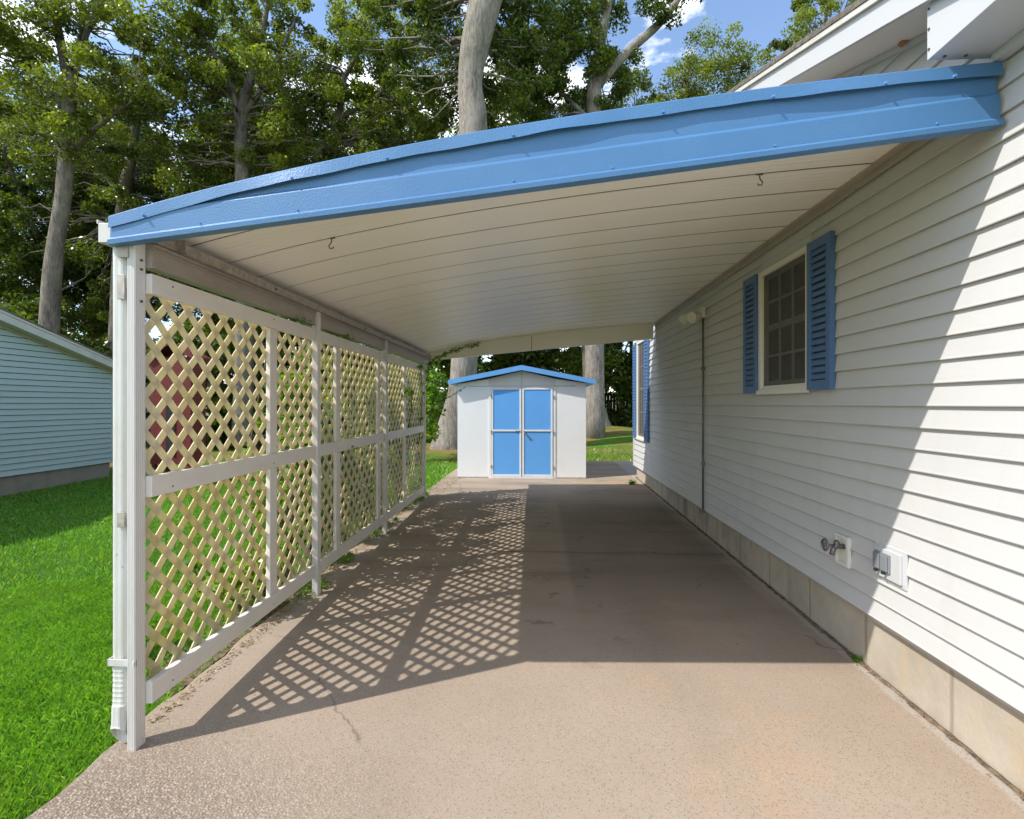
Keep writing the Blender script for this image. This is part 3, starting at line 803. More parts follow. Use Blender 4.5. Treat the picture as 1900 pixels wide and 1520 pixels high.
post(-1.717, 3.862, .050, .055, .0, 2.213, None)
post(-1.717, 5.640, .050, .060, .0, 2.213, None)
post(-1.730, 7.650, .050, .075, .04, 2.16, 'back post at the far end of the lattice')
each(lambda m, z: m.tube([(-1.7375,2.158,z),(-1.730,2.158,z)], .0055, 8), (2.13,2.09,1.95), 'post_bolt', MAT['rust'], carport)
# downspout
dx, dy = -1.826, 2.165
def ds_prof(cx, cy, z, sx=.034, sy=.026, tilt=(0,0)):
    pts = []
    for i in range(24):
        t = 2*math.pi*i/24; c_, s_ = math.cos(t), math.sin(t)
        rx = sx*(abs(c_)**.70)*(1 if c_ >= 0 else -1); ry = sy*(abs(s_)**.70)*(1 if s_ >= 0 else -1)
        g = 1-.06*(1 if i % 3 == 0 else 0)
        pts.append((cx+rx*g, cy+ry*g, z+tilt[0]*rx+tilt[1]*ry))
    return pts
m = MB(); rings = []
for z in [2.19, 2.0, 1.6, 1.2, .8, .42, .36]: rings.append(ds_prof(dx, dy, z))
nz = 26
for i in range(nz+1):
    t = i/nz; z = .335-.19*t; s_ = 1+(.035 if i % 3 == 0 else -.015)
    rings.append(ds_prof(dx+.004*t, dy-.008*t**1.5, z, .034*s_, .027*s_, (0,-.15*t)))
rings.append(ds_prof(dx+.006, dy-.013, .115, .034, .028, (0,-.40)))
rings.append(ds_prof(dx+.008, dy-.022, .056, .034, .030, (0,-1.6)))
inner = [ds_prof(dx+.008, dy-.0225, .057, .031, .0275, (0,-1.6)), ds_prof(dx+.004, dy-.02, .19, .028, .023, (0,0))]
allr = rings+inner; V = [p for r_ in allr for p in r_]; F = []
for i in range(len(allr)-1):
    for k in range(24): F.append((24*i+k, 24*i+(k+1)%24, 24*i+24+(k+1)%24, 24*i+24+k))
F.append(tuple(24*(len(allr)-1)+k for k in range(24)))
F.append(tuple(range(24)))
m.add(V, F); dsp = m.build('downspout', MAT['downspout'], carport)
m = MB()
m.box(dx-.040, dx+.088, dy-.034, dy-.0285, .362, .392); m.box(dx-.042, dx-.036, dy-.034, dy+.03, .362, .392); m.box(dx+.078,dx+.086,dy-.042,dy-.030,.366,.388)
o = m.build('strap', MAT['downspout'], carport, bevel=.001); child_of_mesh(o, dsp)
each(lambda m, t: m.box(dx+.004, dx+.038, dy-.036, dy-.030, t[0], t[1]), ((1.955,2.062),(.965,1.03)), 'bracket', MAT['galv'], carport, dsp, bevel=.001)

# hooks in the ceiling seams
def hook(x, y, label, flip):
    z = topz(x)-ceil_drop(y)*ss(x,-2.2,1.8)-.012
    m = MB(); s_ = flip
    m.tube([(x,y,z+.006),(x,y,z-.018),(x+.004*s_,y,z-.030),(x+.016*s_,y,z-.044),(x+.012*s_,y,z-.058),(x-.004*s_,y,z-.060),(x-.012*s_,y,z-.050)], .0032, 8)
    m.box(x-.018, x+.018, y-.006, y+.006, z-.004, z+.001)
    o = m.build('ceiling_hook', MAT['rust'], smooth=False)
    tag(o, label, 'hook', 'hooks in the carport ceiling seam')
hook(-1.15, 2.805, 'small rusty hook in the ceiling seam on the lattice side', -1)
hook(1.186, 2.805, 'small rusty hook in the ceiling seam nearer the house wall', 1)

# ---------------------------------------------------------------- lattice screen
lat = empty('lattice_screen', (-1.72, 2.2, 0), 'white framed diamond lattice screen filling the left side of the carport', 'lattice screen')
XI, XO2 = -1.712, -1.742
def clip(poly, y0, y1, z0, z1):
    def cl(p, f, inter):
        out = []
        for i in range(len(p)):
            a, b_ = p[i], p[(i+1) % len(p)]
            fa_, fb = f(a), f(b_)
            if fa_: out.append(a)
            if fa_ != fb: out.append(inter(a, b_))
        return out
    def iy(v): return lambda a, b_: (v, a[1]+(b_[1]-a[1])*(v-a[0])/(b_[0]-a[0]))
    def iz(v): return lambda a, b_: (a[0]+(b_[0]-a[0])*(v-a[1])/(b_[1]-a[1]), v)
    for f, g in ((lambda p: p[0] >= y0, iy(y0)), (lambda p: p[0] <= y1, iy(y1)), (lambda p: p[1] >= z0, iz(z0)), (lambda p: p[1] <= z1, iz(z1))):
        if not poly: return poly
        poly = cl(poly, f, g)
    return poly
PER = .1452; SW = .0372
def lattice_panel(y0, y1, z0, z1, ph=0):
    m = MB(); hw = SW/2*math.sqrt(2)
    for sgn, xa, xb in ((1, XO2-.0108, XO2-.0056), (-1, XO2-.0054, XO2-.0003)):
        n0 = int(math.floor((-6)/PER)); n1 = int(14/PER)
        for k in range(n0, n1):
            c = k*PER+ph
            # line: z = sgn*(y-ya)+c
            zz = lambda yy: (c-2+sgn*(yy-2.0)) if sgn > 0 else (c-(yy-2.0)+2)
            a, b_ = y0-.2, y1+.2
            poly = [(a, zz(a)-hw), (b_, zz(b_)-hw), (b_, zz(b_)+hw), (a, zz(a)+hw)]
            q = clip(poly, y0, y1, z0, z1)
            if len(q) >= 3:
                clean = [q[0]]
                for p in q[1:]:
                    if abs(p[0]-clean[-1][0])+abs(p[1]-clean[-1][1]) > 1e-6: clean.append(p)
                if len(clean) >= 3: m.prism(clean, 0, xa, xb)
    return m.build('lattice_panel', MAT['lattice'], lat)
bays = [(2.19,3.245),(3.245,4.325),(4.325,5.46),(5.46,6.54),(6.54,7.65)]
for i, (a, b_) in enumerate(bays): lattice_panel(a+.002, b_-.002, .200, 2.045, .012*((i*7) % 5))
def gb(y): return ground(0, y)
secs = [(2.189,3.861),(3.918,5.639),(5.701,7.649)]
for (a, b_) in secs:
    for (z0, z1) in ((1.990,2.080),(1.086,1.180)):
        m = MB(); m.box(XO2, XI, a, b_, z0, z1); m.build('rail', MAT['rail'], lat, bevel=.003)
    m = MB(); m.box(XO2-.0002, XI+.0015, a, b_, .170, .266); m.build('bottom_rail', MAT['rail'], lat, bevel=.003)
for (a, b_) in ((3.20,3.29),(4.28,4.37),(5.42,5.505),(6.50,6.58),(7.62,7.648)):
    for (z0, z1) in ((.267,1.085),(1.181,1.989)):
        m = MB(); m.box(XO2, XI-.002, a, b_, z0, z1); m.build('stile', MAT['rail'], lat, bevel=.003)

each(lambda m, p: m.tube([(XI-.0005,p[0],p[1]),(XI+.0018,p[0],p[1])], .0045, 7), [(y_, z_) for y_ in (2.32, 3.24, 4.32, 5.46, 6.54) for z_ in (2.05, 1.115, .205)], 'nail_head', MAT['rust'], lat)

# ---------------------------------------------------------------- garden shed at the back
SY = 9.60; GZ = ground(0, SY)
shed = empty('metal_shed', (-.31, SY+.9, GZ), 'small white metal shed with blue double doors behind the carport', 'shed')
x0, x1 = -1.515, .895; xm = -.30
def roofz(x): return 2.135-(abs(x-xm))*(.262/1.36)
m = MB()
m.prism([(x0,GZ+.0),(-.925,GZ+.0),(-.925,roofz(-.925)-.04),(x0,roofz(x0)-.02)], 1, SY, SY+.02)
m.prism([(.332,GZ+.0),(x1,GZ+.0),(x1,roofz(x1)-.02),(.332,roofz(.332)-.04)], 1, SY, SY+.02)
m.box(x0, x0+.02, SY+.02, SY+1.9, GZ, roofz(x0)-.03); m.box(x1-.02, x1, SY+.02, SY+1.9, GZ, roofz(x1)-.03)
m.box(x0+.02, x1-.02, SY+1.88, SY+1.9, GZ, roofz(x0)-.03)
m.build('wall', MAT['shedwhite'], shed)
m = MB(); m.prism([(x0,1.835),(x1,1.835),(xm,2.125)], 1, SY+.004, SY+.016); m.build('gable', MAT['shedgrey'], shed)
m = MB(); m.box(xm-.004, xm+.004, SY+.001, SY+.0035, 1.845, 2.09); m.box(x0+.2,x1-.2,SY-.003,SY+.0035,1.832,1.842); m.build('gable_seam', MAT['outgrey'], shed)
m = MB(); OV = .13
for s_ in (-1, 1):
    xe = -1.665 if s_ < 0 else 1.055
    m.prism([(xm, 2.135),(xe, roofz(xe)),(xe, roofz(xe)+.02),(xm,2.155)], 1, SY-OV+.01, SY+2.0)
rf = m.build('roof', MAT['shedtrim'], shed)
m = MB()
for s_ in (-1, 1):
    xe = -1.672 if s_ < 0 else 1.062
    m.prism([(xm, 2.130),(xe, roofz(xe)-.008),(xe, roofz(xe)+.078),(xm,2.222)], 1, SY-OV-.012, SY-OV+.009)
o = m.build('roof_trim', MAT['shedtrim'], shed); o.parent = rf; o.matrix_parent_inverse = Matrix.Identity(4)
# hinges and a rusty base channel
each(lambda m, p: m.box(p[0]-.008,p[0]+.008,SY-.034,SY-.0225,p[1],p[1]+.06), [(x_, z_) for x_ in (-.874,.279) for z_ in (.30,.95,1.62)], 'hinge', MAT['outgrey'], shed)
m = MB(); m.box(x0-.004, -.93, SY-.010, SY-.0005, GZ, GZ+.022); m.box(.336, x1+.004, SY-.010, SY-.0005, GZ, GZ+.022)
m.build('base_channel', MAT['galv'], shed)
# door frame
m = MB()
m.box(-.925,-.880,SY-.012,SY+.02,GZ,1.832); m.box(.285,.331,SY-.012,SY+.02,GZ,1.832); m.box(-.880,.285,SY-.012,SY+.02,1.812,1.832)
m.box(-.880,.285,SY-.03,SY+.02,GZ,GZ+.03)
m.build('door_frame', MAT['shedwhite'], shed)
for (a, b_, hx) in ((-.872,-.308,-.36),(-.292,.277,-.25)):
    m = MB(); t = .034; zb = GZ+.034; zt = 1.806; zmid = 1.005
    m.box(a,a+t,SY-.022,SY-.002,zb,zt); m.box(b_-t,b_,SY-.022,SY-.002,zb,zt)
    m.box(a+t,b_-t,SY-.0215,SY-.002,zt-t,zt); m.box(a+t,b_-t,SY-.0215,SY-.002,zb,zb+t); m.box(a+t,b_-t,SY-.026,SY-.002,zmid-.016,zmid+.016)
    d = m.build('door', MAT['shedwhite'], shed, bevel=.002)
    m = MB(); m.box(a+t-.004,b_-t+.004,SY-.012,SY-.004,zb+t-.004,zmid-.02); m.box(a+t-.004,b_-t+.004,SY-.012,SY-.004,zmid+.02,zt-t+.004)
    o = m.build('door_panel', MAT['shedblue'], shed); child_of_mesh(o, d)
    m = MB()
    if hx < -.3: m.box(-.42,-.33,SY-.032,SY-.024,.985,1.0)
    else: m.tube([(-.265,SY-.03,1.0),(-.24,SY-.04,.96),(-.19,SY-.04,.91),(-.15,SY-.035,.89),(-.21,SY-.04,.905)], .010, 6)
    o = m.build('handle', MAT['conduit'], shed); child_of_mesh(o, d)

# ---------------------------------------------------------------- neighbour's house on the left
NXW = -9.9; NY1 = 11.44
nh = empty('neighbour_house', (-12, 8, -.1), 'low house with pale blue-green siding across the lawn on the left', 'house')
def nz_(y): return 2.24-.284*(y-NY1) if y > 4.5 else 2.24-.284*(4.5-NY1)-.284*(4.5-y)
m = MB(); k = 0; P1 = .114
while .145+k*P1 < 4.0:
    za = .145+k*P1; zb = za+P1
    ymax = min(NY1, NY1-(za-.02-2.24)/.284) if za > 2.24 else NY1
    ymin = -2.0 if zb < 2.4 else 9-ymax
    if ymax-ymin > .2:
        V = [(NXW,ymin,za+.016),(NXW+.026,ymin,za+.010),(NXW+.002,ymin,zb),(NXW,ymax,za+.016),(NXW+.026,ymax,za+.010),(NXW+.002,ymax,zb)]
        m.add(V, [(0,1,4,3),(1,2,5,4),(0,2,1),(3,4,5)])
    k += 1
m.build('siding', MAT['nsiding'], nh)
m = MB(); m.prism([(-2,.14),(NY1-.005,.14),(NY1-.005,2.24),(4.5,4.21),(-2,2.36)], 0, -18, NXW-.012); m.build('wall', MAT['nshade_gap'], nh)
m = MB(); m.box(-17.9, NXW-.03, -2, NY1-.04, -.6, .139); m.build('foundation', MAT['nfound'], nh)
m = MB(); m.box(NXW-.03,NXW+.03,NY1-.05,NY1+.03,.14,2.25); m.build('corner_trim', MAT['ntrim'], nh)
m = MB(); XN = NXW+.27
for (a, b_) in ((4.5, NY1+.35), (-2.3, 4.5)):
    m.prism([(a,nz_(a)),(b_,nz_(b_)),(b_,nz_(b_)+.012),(a,nz_(a)+.012)], 0, NXW-.02, XN)
m.build('soffit', MAT['nsoffit'], nh)
m = MB()
for (a, b_) in ((4.5, NY1+.35), (-2.3, 4.5)):
    m.prism([(a,nz_(a)-.035),(b_,nz_(b_)-.035),(b_,nz_(b_)-.002),(a,nz_(a)-.002)], 0, NXW+.018, NXW+.045)
m.build('frieze_strip', MAT['nsoffit'], nh)
m = MB()
for (a, b_) in ((4.5, NY1+.35), (-2.3, 4.5)):
    m.prism([(a,nz_(a)-.01),(b_,nz_(b_)-.01),(b_,nz_(b_)+.125),(a,nz_(a)+.125)], 0, XN+.0005, XN+.022)
    m.prism([(a,nz_(a)+.126),(b_,nz_(b_)+.126),(b_,nz_(b_)+.175),(a,nz_(a)+.175)], 0, XN+.0005, XN+.036)
m.build('rake_board', MAT['ntrim'], nh, bevel=.004)
m = MB()
for (a, b_) in ((4.5, NY1+.45), (-2.3, 4.5)):
    m.prism([(a,nz_(a)+.176),(b_,nz_(b_)+.176),(b_,nz_(b_)+.205),(a,nz_(a)+.205)], 0, -18.2, XN+.05)
m.build('roof', MAT['shingle'], nh)
# red playhouse in the neighbour's yard
ph = empty('red_playhouse', (-6.9, 9.7, 0), 'narrow dark red wooden playhouse seen through the near lattice panel', 'playhouse')
m = MB(); gz = -.12
m.box(-7.42,-6.62,9.45,9.49,.35,2.40); m.box(-6.66,-6.62,9.49,9.9,.35,2.40); m.box(-7.42,-7.38,9.49,9.9,.35,2.40); m.box(-7.38,-6.66,9.86,9.9,.35,2.40)
m.build('wall', MAT['red'], ph)
m = MB(); m.prism([(-7.50,2.36),(-7.02,2.62),(-6.54,2.36),(-6.54,2.41),(-7.02,2.67),(-7.50,2.41)], 1, 9.38, 9.98); m.build('roof', MAT['red'], ph)
m = MB(); m.box(-7.10,-6.92,9.435,9.449,.5,1.5); m.build('door_opening_shade', MAT['dark'], ph)  # flat dark sheet on the wall stands in for a shaded interior
each(lambda m, p: m.box(p[0],p[0]+.07,p[1],p[1]+.07,gz,.349), ((-7.40,9.46),(-6.72,9.46),(-7.40,9.82),(-6.72,9.82)), 'leg', MAT['red'], ph)

# ---------------------------------------------------------------- back fence
fn = empty('stockade_fence', (-6, 23, .25), 'dark weathered stockade fence under the trees at the back', 'fence')
m = MB(); x = -22
while x < 12:
    w = random.uniform(.12,.15); h = 1.75+random.uniform(-.03,.03)
    m.box(x, x+w-.008, 23, 23.02, .1, .25+h); x += w
m.build('board_panel', MAT['fence'], fn)
m = MB(); m.box(-22,12,22.94,22.995,.6,.69); m.box(-22,12,22.94,22.995,1.6,1.69); m.build('fence_rail', MAT['fence'], fn)

# ---------------------------------------------------------------- foliage
def leaves(centers, radii, per, size, flat=.75, up=.35, seed=0):
    g = np.random.default_rng(seed)
    C = np.repeat(np.asarray(centers, float), per, axis=0); RR = np.repeat(np.asarray(radii, float), per)
    n = len(C)
    d = g.normal(size=(n,3)); d /= np.linalg.norm(d, axis=1)[:,None]
    r = RR*g.random(n)**.45
    P = C+d*r[:,None]*np.array([1,1,flat])
    nrm = g.normal(size=(n,3)); nrm[:,2] = np.abs(nrm[:,2])+up; nrm /= np.linalg.norm(nrm, axis=1)[:,None]
    t = np.cross(nrm, g.normal(size=(n,3))); t /= np.linalg.norm(t, axis=1)[:,None]
    b = np.cross(nrm, t)
    s = size*(.6+.8*g.random(n))
    a = t*s[:,None]*.62; c = b*s[:,None]*.34; k = nrm*s[:,None]*.10
    V = np.empty((n*4,3)); V[0::4] = P-a; V[1::4] = P+c+k; V[2::4] = P+a; V[3::4] = P-c+k
    F = np.arange(n*4).reshape(n,4)
    # clump-level tone variation
    tone = np.repeat(g.random(len(centers)), per)
    return V, F, np.clip(.55*tone+.45*g.random(n), 0, 1)
def limb(m, p0, p1, r0, r1, seg=6, wob=.12, n=8):
    p0 = Vector(p0); p1 = Vector(p1); L = (p1-p0).length; pts = []
    for i in range(seg+1):
        t = i/seg; p = p0.lerp(p1, t)
        if 0 < i < seg: p += Vector((random.uniform(-1,1),random.uniform(-1,1),random.uniform(-.6,.6)))*wob*L*.35
        pts.append(p)
    m.tube(pts, [r0+(r1-r0)*i/seg for i in range(seg+1)], n)
    return pts
def smoothpath(pts, rad, sub=4):
    P = [Vector(p) for p in pts]; out = []; ro = []
    for i in range(len(P)-1):
        p0 = P[max(i-1,0)]; p1 = P[i]; p2 = P[i+1]; p3 = P[min(i+2,len(P)-1)]
        for k in range(sub):
            t = k/sub
            q = .5*((2*p1)+(-p0+p2)*t+(2*p0-5*p1+4*p2-p3)*t*t+(-p0+3*p1-3*p2+p3)*t**3)
            out.append(q); ro.append(rad[i]+(rad[i+1]-rad[i])*t)
    out.append(P[-1]); ro.append(rad[-1]); return out, ro
def tree(name, trunk, rad, limbs, crown_c, crown_r, nclump, leafmat, barkmat, label, per=230, size=.098, cr=(.26,.62), group='tall trees behind the carport', seed=1, twig=True):
    random.seed(seed); base = trunk[0]
    T = empty(name, base, label, 'tree', group)
    m = MB(); p, r = smoothpath(trunk, rad); m.tube(p, r, 14, wob=.035)
    ends = []
    for (pts, rr) in limbs:
        p, r = smoothpath(pts, rr); m.tube(p, r, 10, wob=.04); ends.append(p)
    C = []; RR = []
    cc = Vector(crown_c); axis_pts = smoothpath(trunk, rad)[0]
    alln = axis_pts[len(axis_pts)//3:]+[q for e in ends for q in e]
    nclump = int(nclump*1.95)
    for i in range(nclump):
        while True:
            d = Vector((random.uniform(-1,1),random.uniform(-1,1),random.uniform(-1,1)))
            if .25 < d.length < 1: break
        q = cc+Vector((d.x*crown_r[0], d.y*crown_r[1], d.z*crown_r[2]))
        C.append(q); RR.append(random.uniform(*cr))
        if twig:
            near = min(alln, key=lambda a: (a-q).length+max(0, a.z-q.z)*1.5)
            L = (near-q).length
            if L < 5.5: limb(m, near, q, .012+.010*L, .006, 6, .18, 5)
    for e in ends:
        for q in e[len(e)//2:]:
            C.append(q+Vector((random.uniform(-.5,.5),random.uniform(-.5,.5),random.uniform(-.2,.6)))); RR.append(random.uniform(*cr))
    tk = m.build('trunk', barkmat, T, smooth=True)
    V, F, rn = leaves(C, RR, per, size, seed=seed)
    build_np('crown', V, F, leafmat, T, rn)
    return T
B = MAT['bark']; BP = MAT['barkpale']
tree('oak_tree', [(-15.1,15,-.1),(-15.0,15,3.9),(-14.85,15,5.97),(-14.54,15,7.95),(-14.42,15,9.77),(-14.33,15,11.1)], [.32,.26,.225,.205,.19,.17],
     [([(-14.33,15,11.0),(-14.64,15,12.6),(-14.9,14.8,14.8)], [.14,.12,.06]), ([(-14.33,15,11.0),(-13.98,15,12.56),(-13.3,15.2,14.3)], [.15,.12,.06]),
      ([(-14.5,15,10.6),(-15.5,14.8,12.1),(-16.9,14.5,13.1)], [.13,.10,.05]), ([(-14.4,15,9.2),(-13.0,14.9,10.2),(-11.6,14.5,10.6)], [.08,.06,.03])],
     (-14.6,15.2,12.2), (4.0,2.4,3.6), 66, MAT['leafA'], B, 'tall grey-barked oak rising behind the neighbour house roof', seed=3)
tree('oak_tree', [(-10.1,17,.1),(-10.0,17,4),(-10.07,17,8.95),(-10.13,17,10.7),(-9.98,17,12.2)], [.34,.28,.23,.20,.16],
     [([(-9.98,17,12.0),(-9.5,17,13.6),(-9.1,17,15.6)], [.14,.11,.05]), ([(-10.11,17,10.5),(-10.45,16.8,12.5),(-11.6,16.5,14.3)], [.13,.10,.05]), ([(-10.05,17,11.3),(-9.2,17,12.6),(-8.2,17,14.6)], [.11,.08,.04])],
     (-10.0,17.4,12.0), (4.0,2.4,4.6), 80, MAT['leafA'], B, 'oak with a forked trunk left of centre above the carport roof', seed=5)
tree('beech_tree', [(-2.50,14.2,.02),(-2.32,14.2,.9),(-2.08,14.2,2.25),(-1.95,14.2,5.26),(-1.80,14.2,9.16),(-1.89,14.2,10.5),(-1.70,14.2,11.7),(-1.35,14.2,13.2),(-1.1,14.2,15)], [.62,.46,.37,.37,.40,.33,.42,.46,.34],
     [([(-1.5,14.2,12.6),(-2.2,14.1,14.2),(-3.0,14,15.6)], [.2,.15,.08])],
     (-2.2,15.6,13.2), (3.8,1.4,3.2), 62, MAT['leafB'], BP, 'massive pale trunk rising behind the shed past the roof middle', seed=8)
tree('oak_tree', [(1.9,17,.2),(1.85,17,5),(1.85,17,11.0),(1.85,17,12.16)], [.34,.30,.24,.22],
     [([(1.85,17,12.0),(2.13,17,13.75),(2.5,17,15.6)], [.20,.16,.09]), ([(1.87,17,11.9),(2.87,17,13.0),(4.1,17,14.1),(4.9,17,15.2)], [.16,.15,.12,.07]), ([(1.8,17,10.8),(.4,17,12.1),(-.9,17,12.6)], [.08,.06,.03])],
     (1.0,17.8,12.6), (2.7,1.8,3.6), 62, MAT['leafB'], BP, 'pale trunk with one long diagonal limb above the roof', seed=12)
tree('beech_tree', [(2.30,19,.35),(2.20,19,.9),(2.02,19,1.9),(1.93,19,3.7),(1.63,19,8.4),(1.2,19,12)], [.62,.40,.33,.32,.26,.18],
     [([(1.7,19,7.5),(3.0,19,9.5),(4.3,19,11)], [.1,.07,.04])],
     (2.2,19.6,7.6), (3.4,1.8,4.6), 70, MAT['leafB'], B, 'flared grey trunk between the shed and the far house corner', seed=15)
tree('oak_tree', [(-8.2,18,.2),(-8.1,18,6),(-7.98,18,10.0),(-7.19,18,11.7),(-6.9,18,13.3)], [.24,.20,.15,.12,.09],
     [([(-6.9,18,13.2),(-5.7,18,15.3)], [.08,.04]), ([(-7.19,18,11.7),(-5.6,18,12.6),(-4.2,18,14.4)], [.08,.06,.03])],
     (-6.2,18.4,12.0), (3.6,2.0,4.4), 84, MAT['leafA'], B, 'slender crooked oak leaning right above the roof edge', seed=18)
tree('oak_tree', [(-16.4,19,.1),(-16.08,19,8.6),(-15.65,19,11.1),(-15.3,19,14)], [.30,.22,.17,.10],
     [([(-16.0,19,9.5),(-17.6,19,11.2),(-18.8,19,12)], [.1,.07,.04])],
     (-16.8,19.8,9.6), (4.6,2.0,5.6), 82, MAT['leafB'], B, 'thin dark-stemmed oak between the two leftmost large trunks', seed=21)
tree('locust_tree', [(7.2,21,.2),(7.2,21,6),(7.3,21,11)], [.22,.18,.10],
     [([(7.2,21,8),(6.2,21,12),(5.9,21,14.5)], [.10,.07,.03]), ([(7.3,21,9),(8.1,21,12.5),(8.5,21,15)], [.1,.07,.03])],
     (6.9,21.2,13.4), (2.2,1.5,3.6), 85, MAT['leafA'], B, 'feathery light-crowned tree standing alone against blue sky', seed=24, size=.08, per=170)
tree('maple_tree', [(13.2,21,.2),(13.2,21,8),(13.4,21,13)], [.28,.22,.12], [([(13.2,21,8),(12.0,21,12),(11.3,21,15)], [.12,.09,.04])],
     (12.4,21,14.6), (3.4,2.0,4.2), 85, MAT['leafA'], B, 'dense green tree rising over the house roof at upper right', seed=27)

# second row: three source trees, copied with other turns and sizes
def back_tree(seed, leafmat):
    t = tree('woodland_tree', [(0,0,0),(.1,0,5),(-.1,.1,10),(.1,0,15)], [.26,.20,.15,.07],
        [([(0,0,7),(1.6,.2,9.5),(2.6,.3,11)], [.1,.07,.03]), ([(0,0,6),(-1.5,.1,8.5),(-2.8,.2,9.5)], [.1,.07,.03])],
        (0,0,9.4), (2.9,1.9,7.2), 104, leafmat, B, 'x', per=190, size=.125, cr=(.34,.80), group='woodland trees behind the first row', seed=seed)
    return t
srcs = [back_tree(41, MAT['leafB']), back_tree(42, MAT['leafA']), back_tree(43, MAT['leafB'])]
spots = [(-27,25,0),(-23.5,26.5,1),(-20.2,24.4,2),(-17,26,0),(-13.6,24.6,1),(-10.6,26.4,2),(-7.6,24.5,0),(-5.6,22.6,0),(-4.4,26.2,1),(-1.2,24.6,2),(1.9,26.2,0),(4.6,24.8,2),(-25,20.5,2),(-21.3,21.4,0),(-12.6,21.2,2)]
posw = ['behind the far left end of the neighbour house', 'second from the left in the woodland row', 'third from the left in the woodland row', 'behind the thin dark-stemmed oak',
        'left of the forked oak in the woodland row', 'straight behind the forked oak', 'behind the slender crooked oak', 'nearer one between the crooked oak and the massive pale trunk', 'left of the massive pale trunk in the back row',
        'right behind the massive pale trunk', 'behind the pale trunk with the diagonal limb', 'last on the right of the woodland row', 'nearer one at the left edge of the picture',
        'nearer one behind the neighbour roof', 'nearer one between the neighbour roof and the forked oak']
tone = {0: 'dark bushy woodland tree', 1: 'lighter green woodland tree', 2: 'deep green woodland tree'}
used = set()
for i, (x, y, k) in enumerate(spots):
    lb = tone[k]+', '+posw[i]; sc = random.uniform(.92, 1.12); rz_ = random.uniform(0, 6.28)
    if k not in used:
        used.add(k); o = srcs[k]; o.location = (x,y,.15); o.rotation_euler[2] = rz_; o.scale = (sc,sc,sc); o['label'] = lb
    else: copy_tree(srcs[k], (x,y,.15), rz_, (sc,sc,sc), lb)

# understory bushes
def bush(name, c, r, n, leafmat, label, group, per=170, size=.13, cr=(.25,.5), seed=1, cat='shrub', stems=6):
    random.seed(seed)
    gz = ground(c[0], c[1])
    T = empty(name, (c[0],c[1],gz), label, cat, group)
    m = MB(); C = []; RR = []
    for i in range(n):
        while True:
            d = Vector((random.uniform(-1,1),random.uniform(-1,1),random.uniform(-1,1)))
            if d.length < 1: break
        q = Vector((c[0]+d.x*r[0], c[1]+d.y*r[1], gz+r[2]*(1+d.z*.98))); C.append(q); RR.append(random.uniform(*cr))
    for i in range(stems):
        q = random.choice(C); limb(m, (c[0]+random.uniform(-.15,.15)*r[0], c[1], gz-.03), q, .012*r[2]+.006, .004, 5, .12, 5)
    m.build('stem', B, T, smooth=True)
    V, F, rn = leaves(C, RR, per, size, seed=seed+100); build_np('foliage', V, F, leafmat, T, rn)
    return T
bp = [('behind the neighbour house at the left edge',(-22,17.5)),('behind the neighbour roof, left of the oak trunk',(-18.2,18)),('right of the oak trunk behind the neighbour house',(-13.9,18.6)),
      ('left of the downspout beyond the lawn',(-11.8,17.8)),('seen through the near lattice panels',(-8.9,19)),('seen through the middle of the lattice',(-6.3,20)),
      ('just past the far end of the lattice',(-4.2,18.5)),('behind the shed on its left',(-1.3,21)),('behind the shed roof ridge',(.6,21.5)),('between the shed and the house corner',(3.9,21.6))]
for i, (lb, (x, y)) in enumerate(bp):
    bush('understory_bush', (x,y), (2.1,1.3,2.3+.4*math.sin(i*2.1)), 60, MAT['leafB'] if i != 6 else MAT['leafD'], ('dark' if i != 6 else 'bright green')+' woodland bush '+lb, 'bushes under the trees', per=170, size=.17, cr=(.45,.85), seed=60+i)
bush('understory_bush', (-2.75,12.0), (.55,.6,1.25), 30, MAT['leafC'], 'fresh green leafy bush between lattice end and shed', 'bushes under the trees', per=120, size=.085, cr=(.2,.36), seed=90)

# plants growing against the outside of the lattice
pl = [((-2.08,3.55),(.16,.28,.42),9,'low leafy plant behind the second lattice bay'),
      ((-2.05,4.05),(.17,.30,.90),20,'waist-high yellow-green plant behind the second post'),
      ((-2.05,4.60),(.18,.32,.98),24,'tall yellow-green climber behind the third lattice bay'),
      ((-2.05,5.25),(.18,.36,1.02),27,'bushy climber in the middle of the lattice'),
      ((-2.05,5.95),(.18,.36,1.00),27,'climber just past the third post'),
      ((-2.05,6.65),(.18,.36,1.05),27,'dense climber in the fifth lattice bay'),
      ((-2.02,7.35),(.18,.36,1.10),30,'dense climber at the far end of the lattice')]
for i, (c, r, n, lb) in enumerate(pl):
    bush('climbing_plant', c, r, n, MAT['leafC'] if i % 2 else MAT['leafD'], lb, 'plants growing against the lattice', per=95, size=.052, cr=(.10,.20), seed=120+i, cat='plant', stems=8)
# low plants by the near lattice panel
for i, (c, r, n, lb) in enumerate([((-2.35,2.95),(.10,.10,.09),5,'small green weed clump behind the first lattice panel'), ((-2.6,3.9),(.16,.16,.16),7,'leafy weed at the edge of the flower bed')]):
    bush('weed_clump', c, r, n, MAT['leafC'], lb, 'weeds in the lattice bed', per=22, size=.05, cr=(.06,.10), seed=140+i, cat='weed', stems=5)
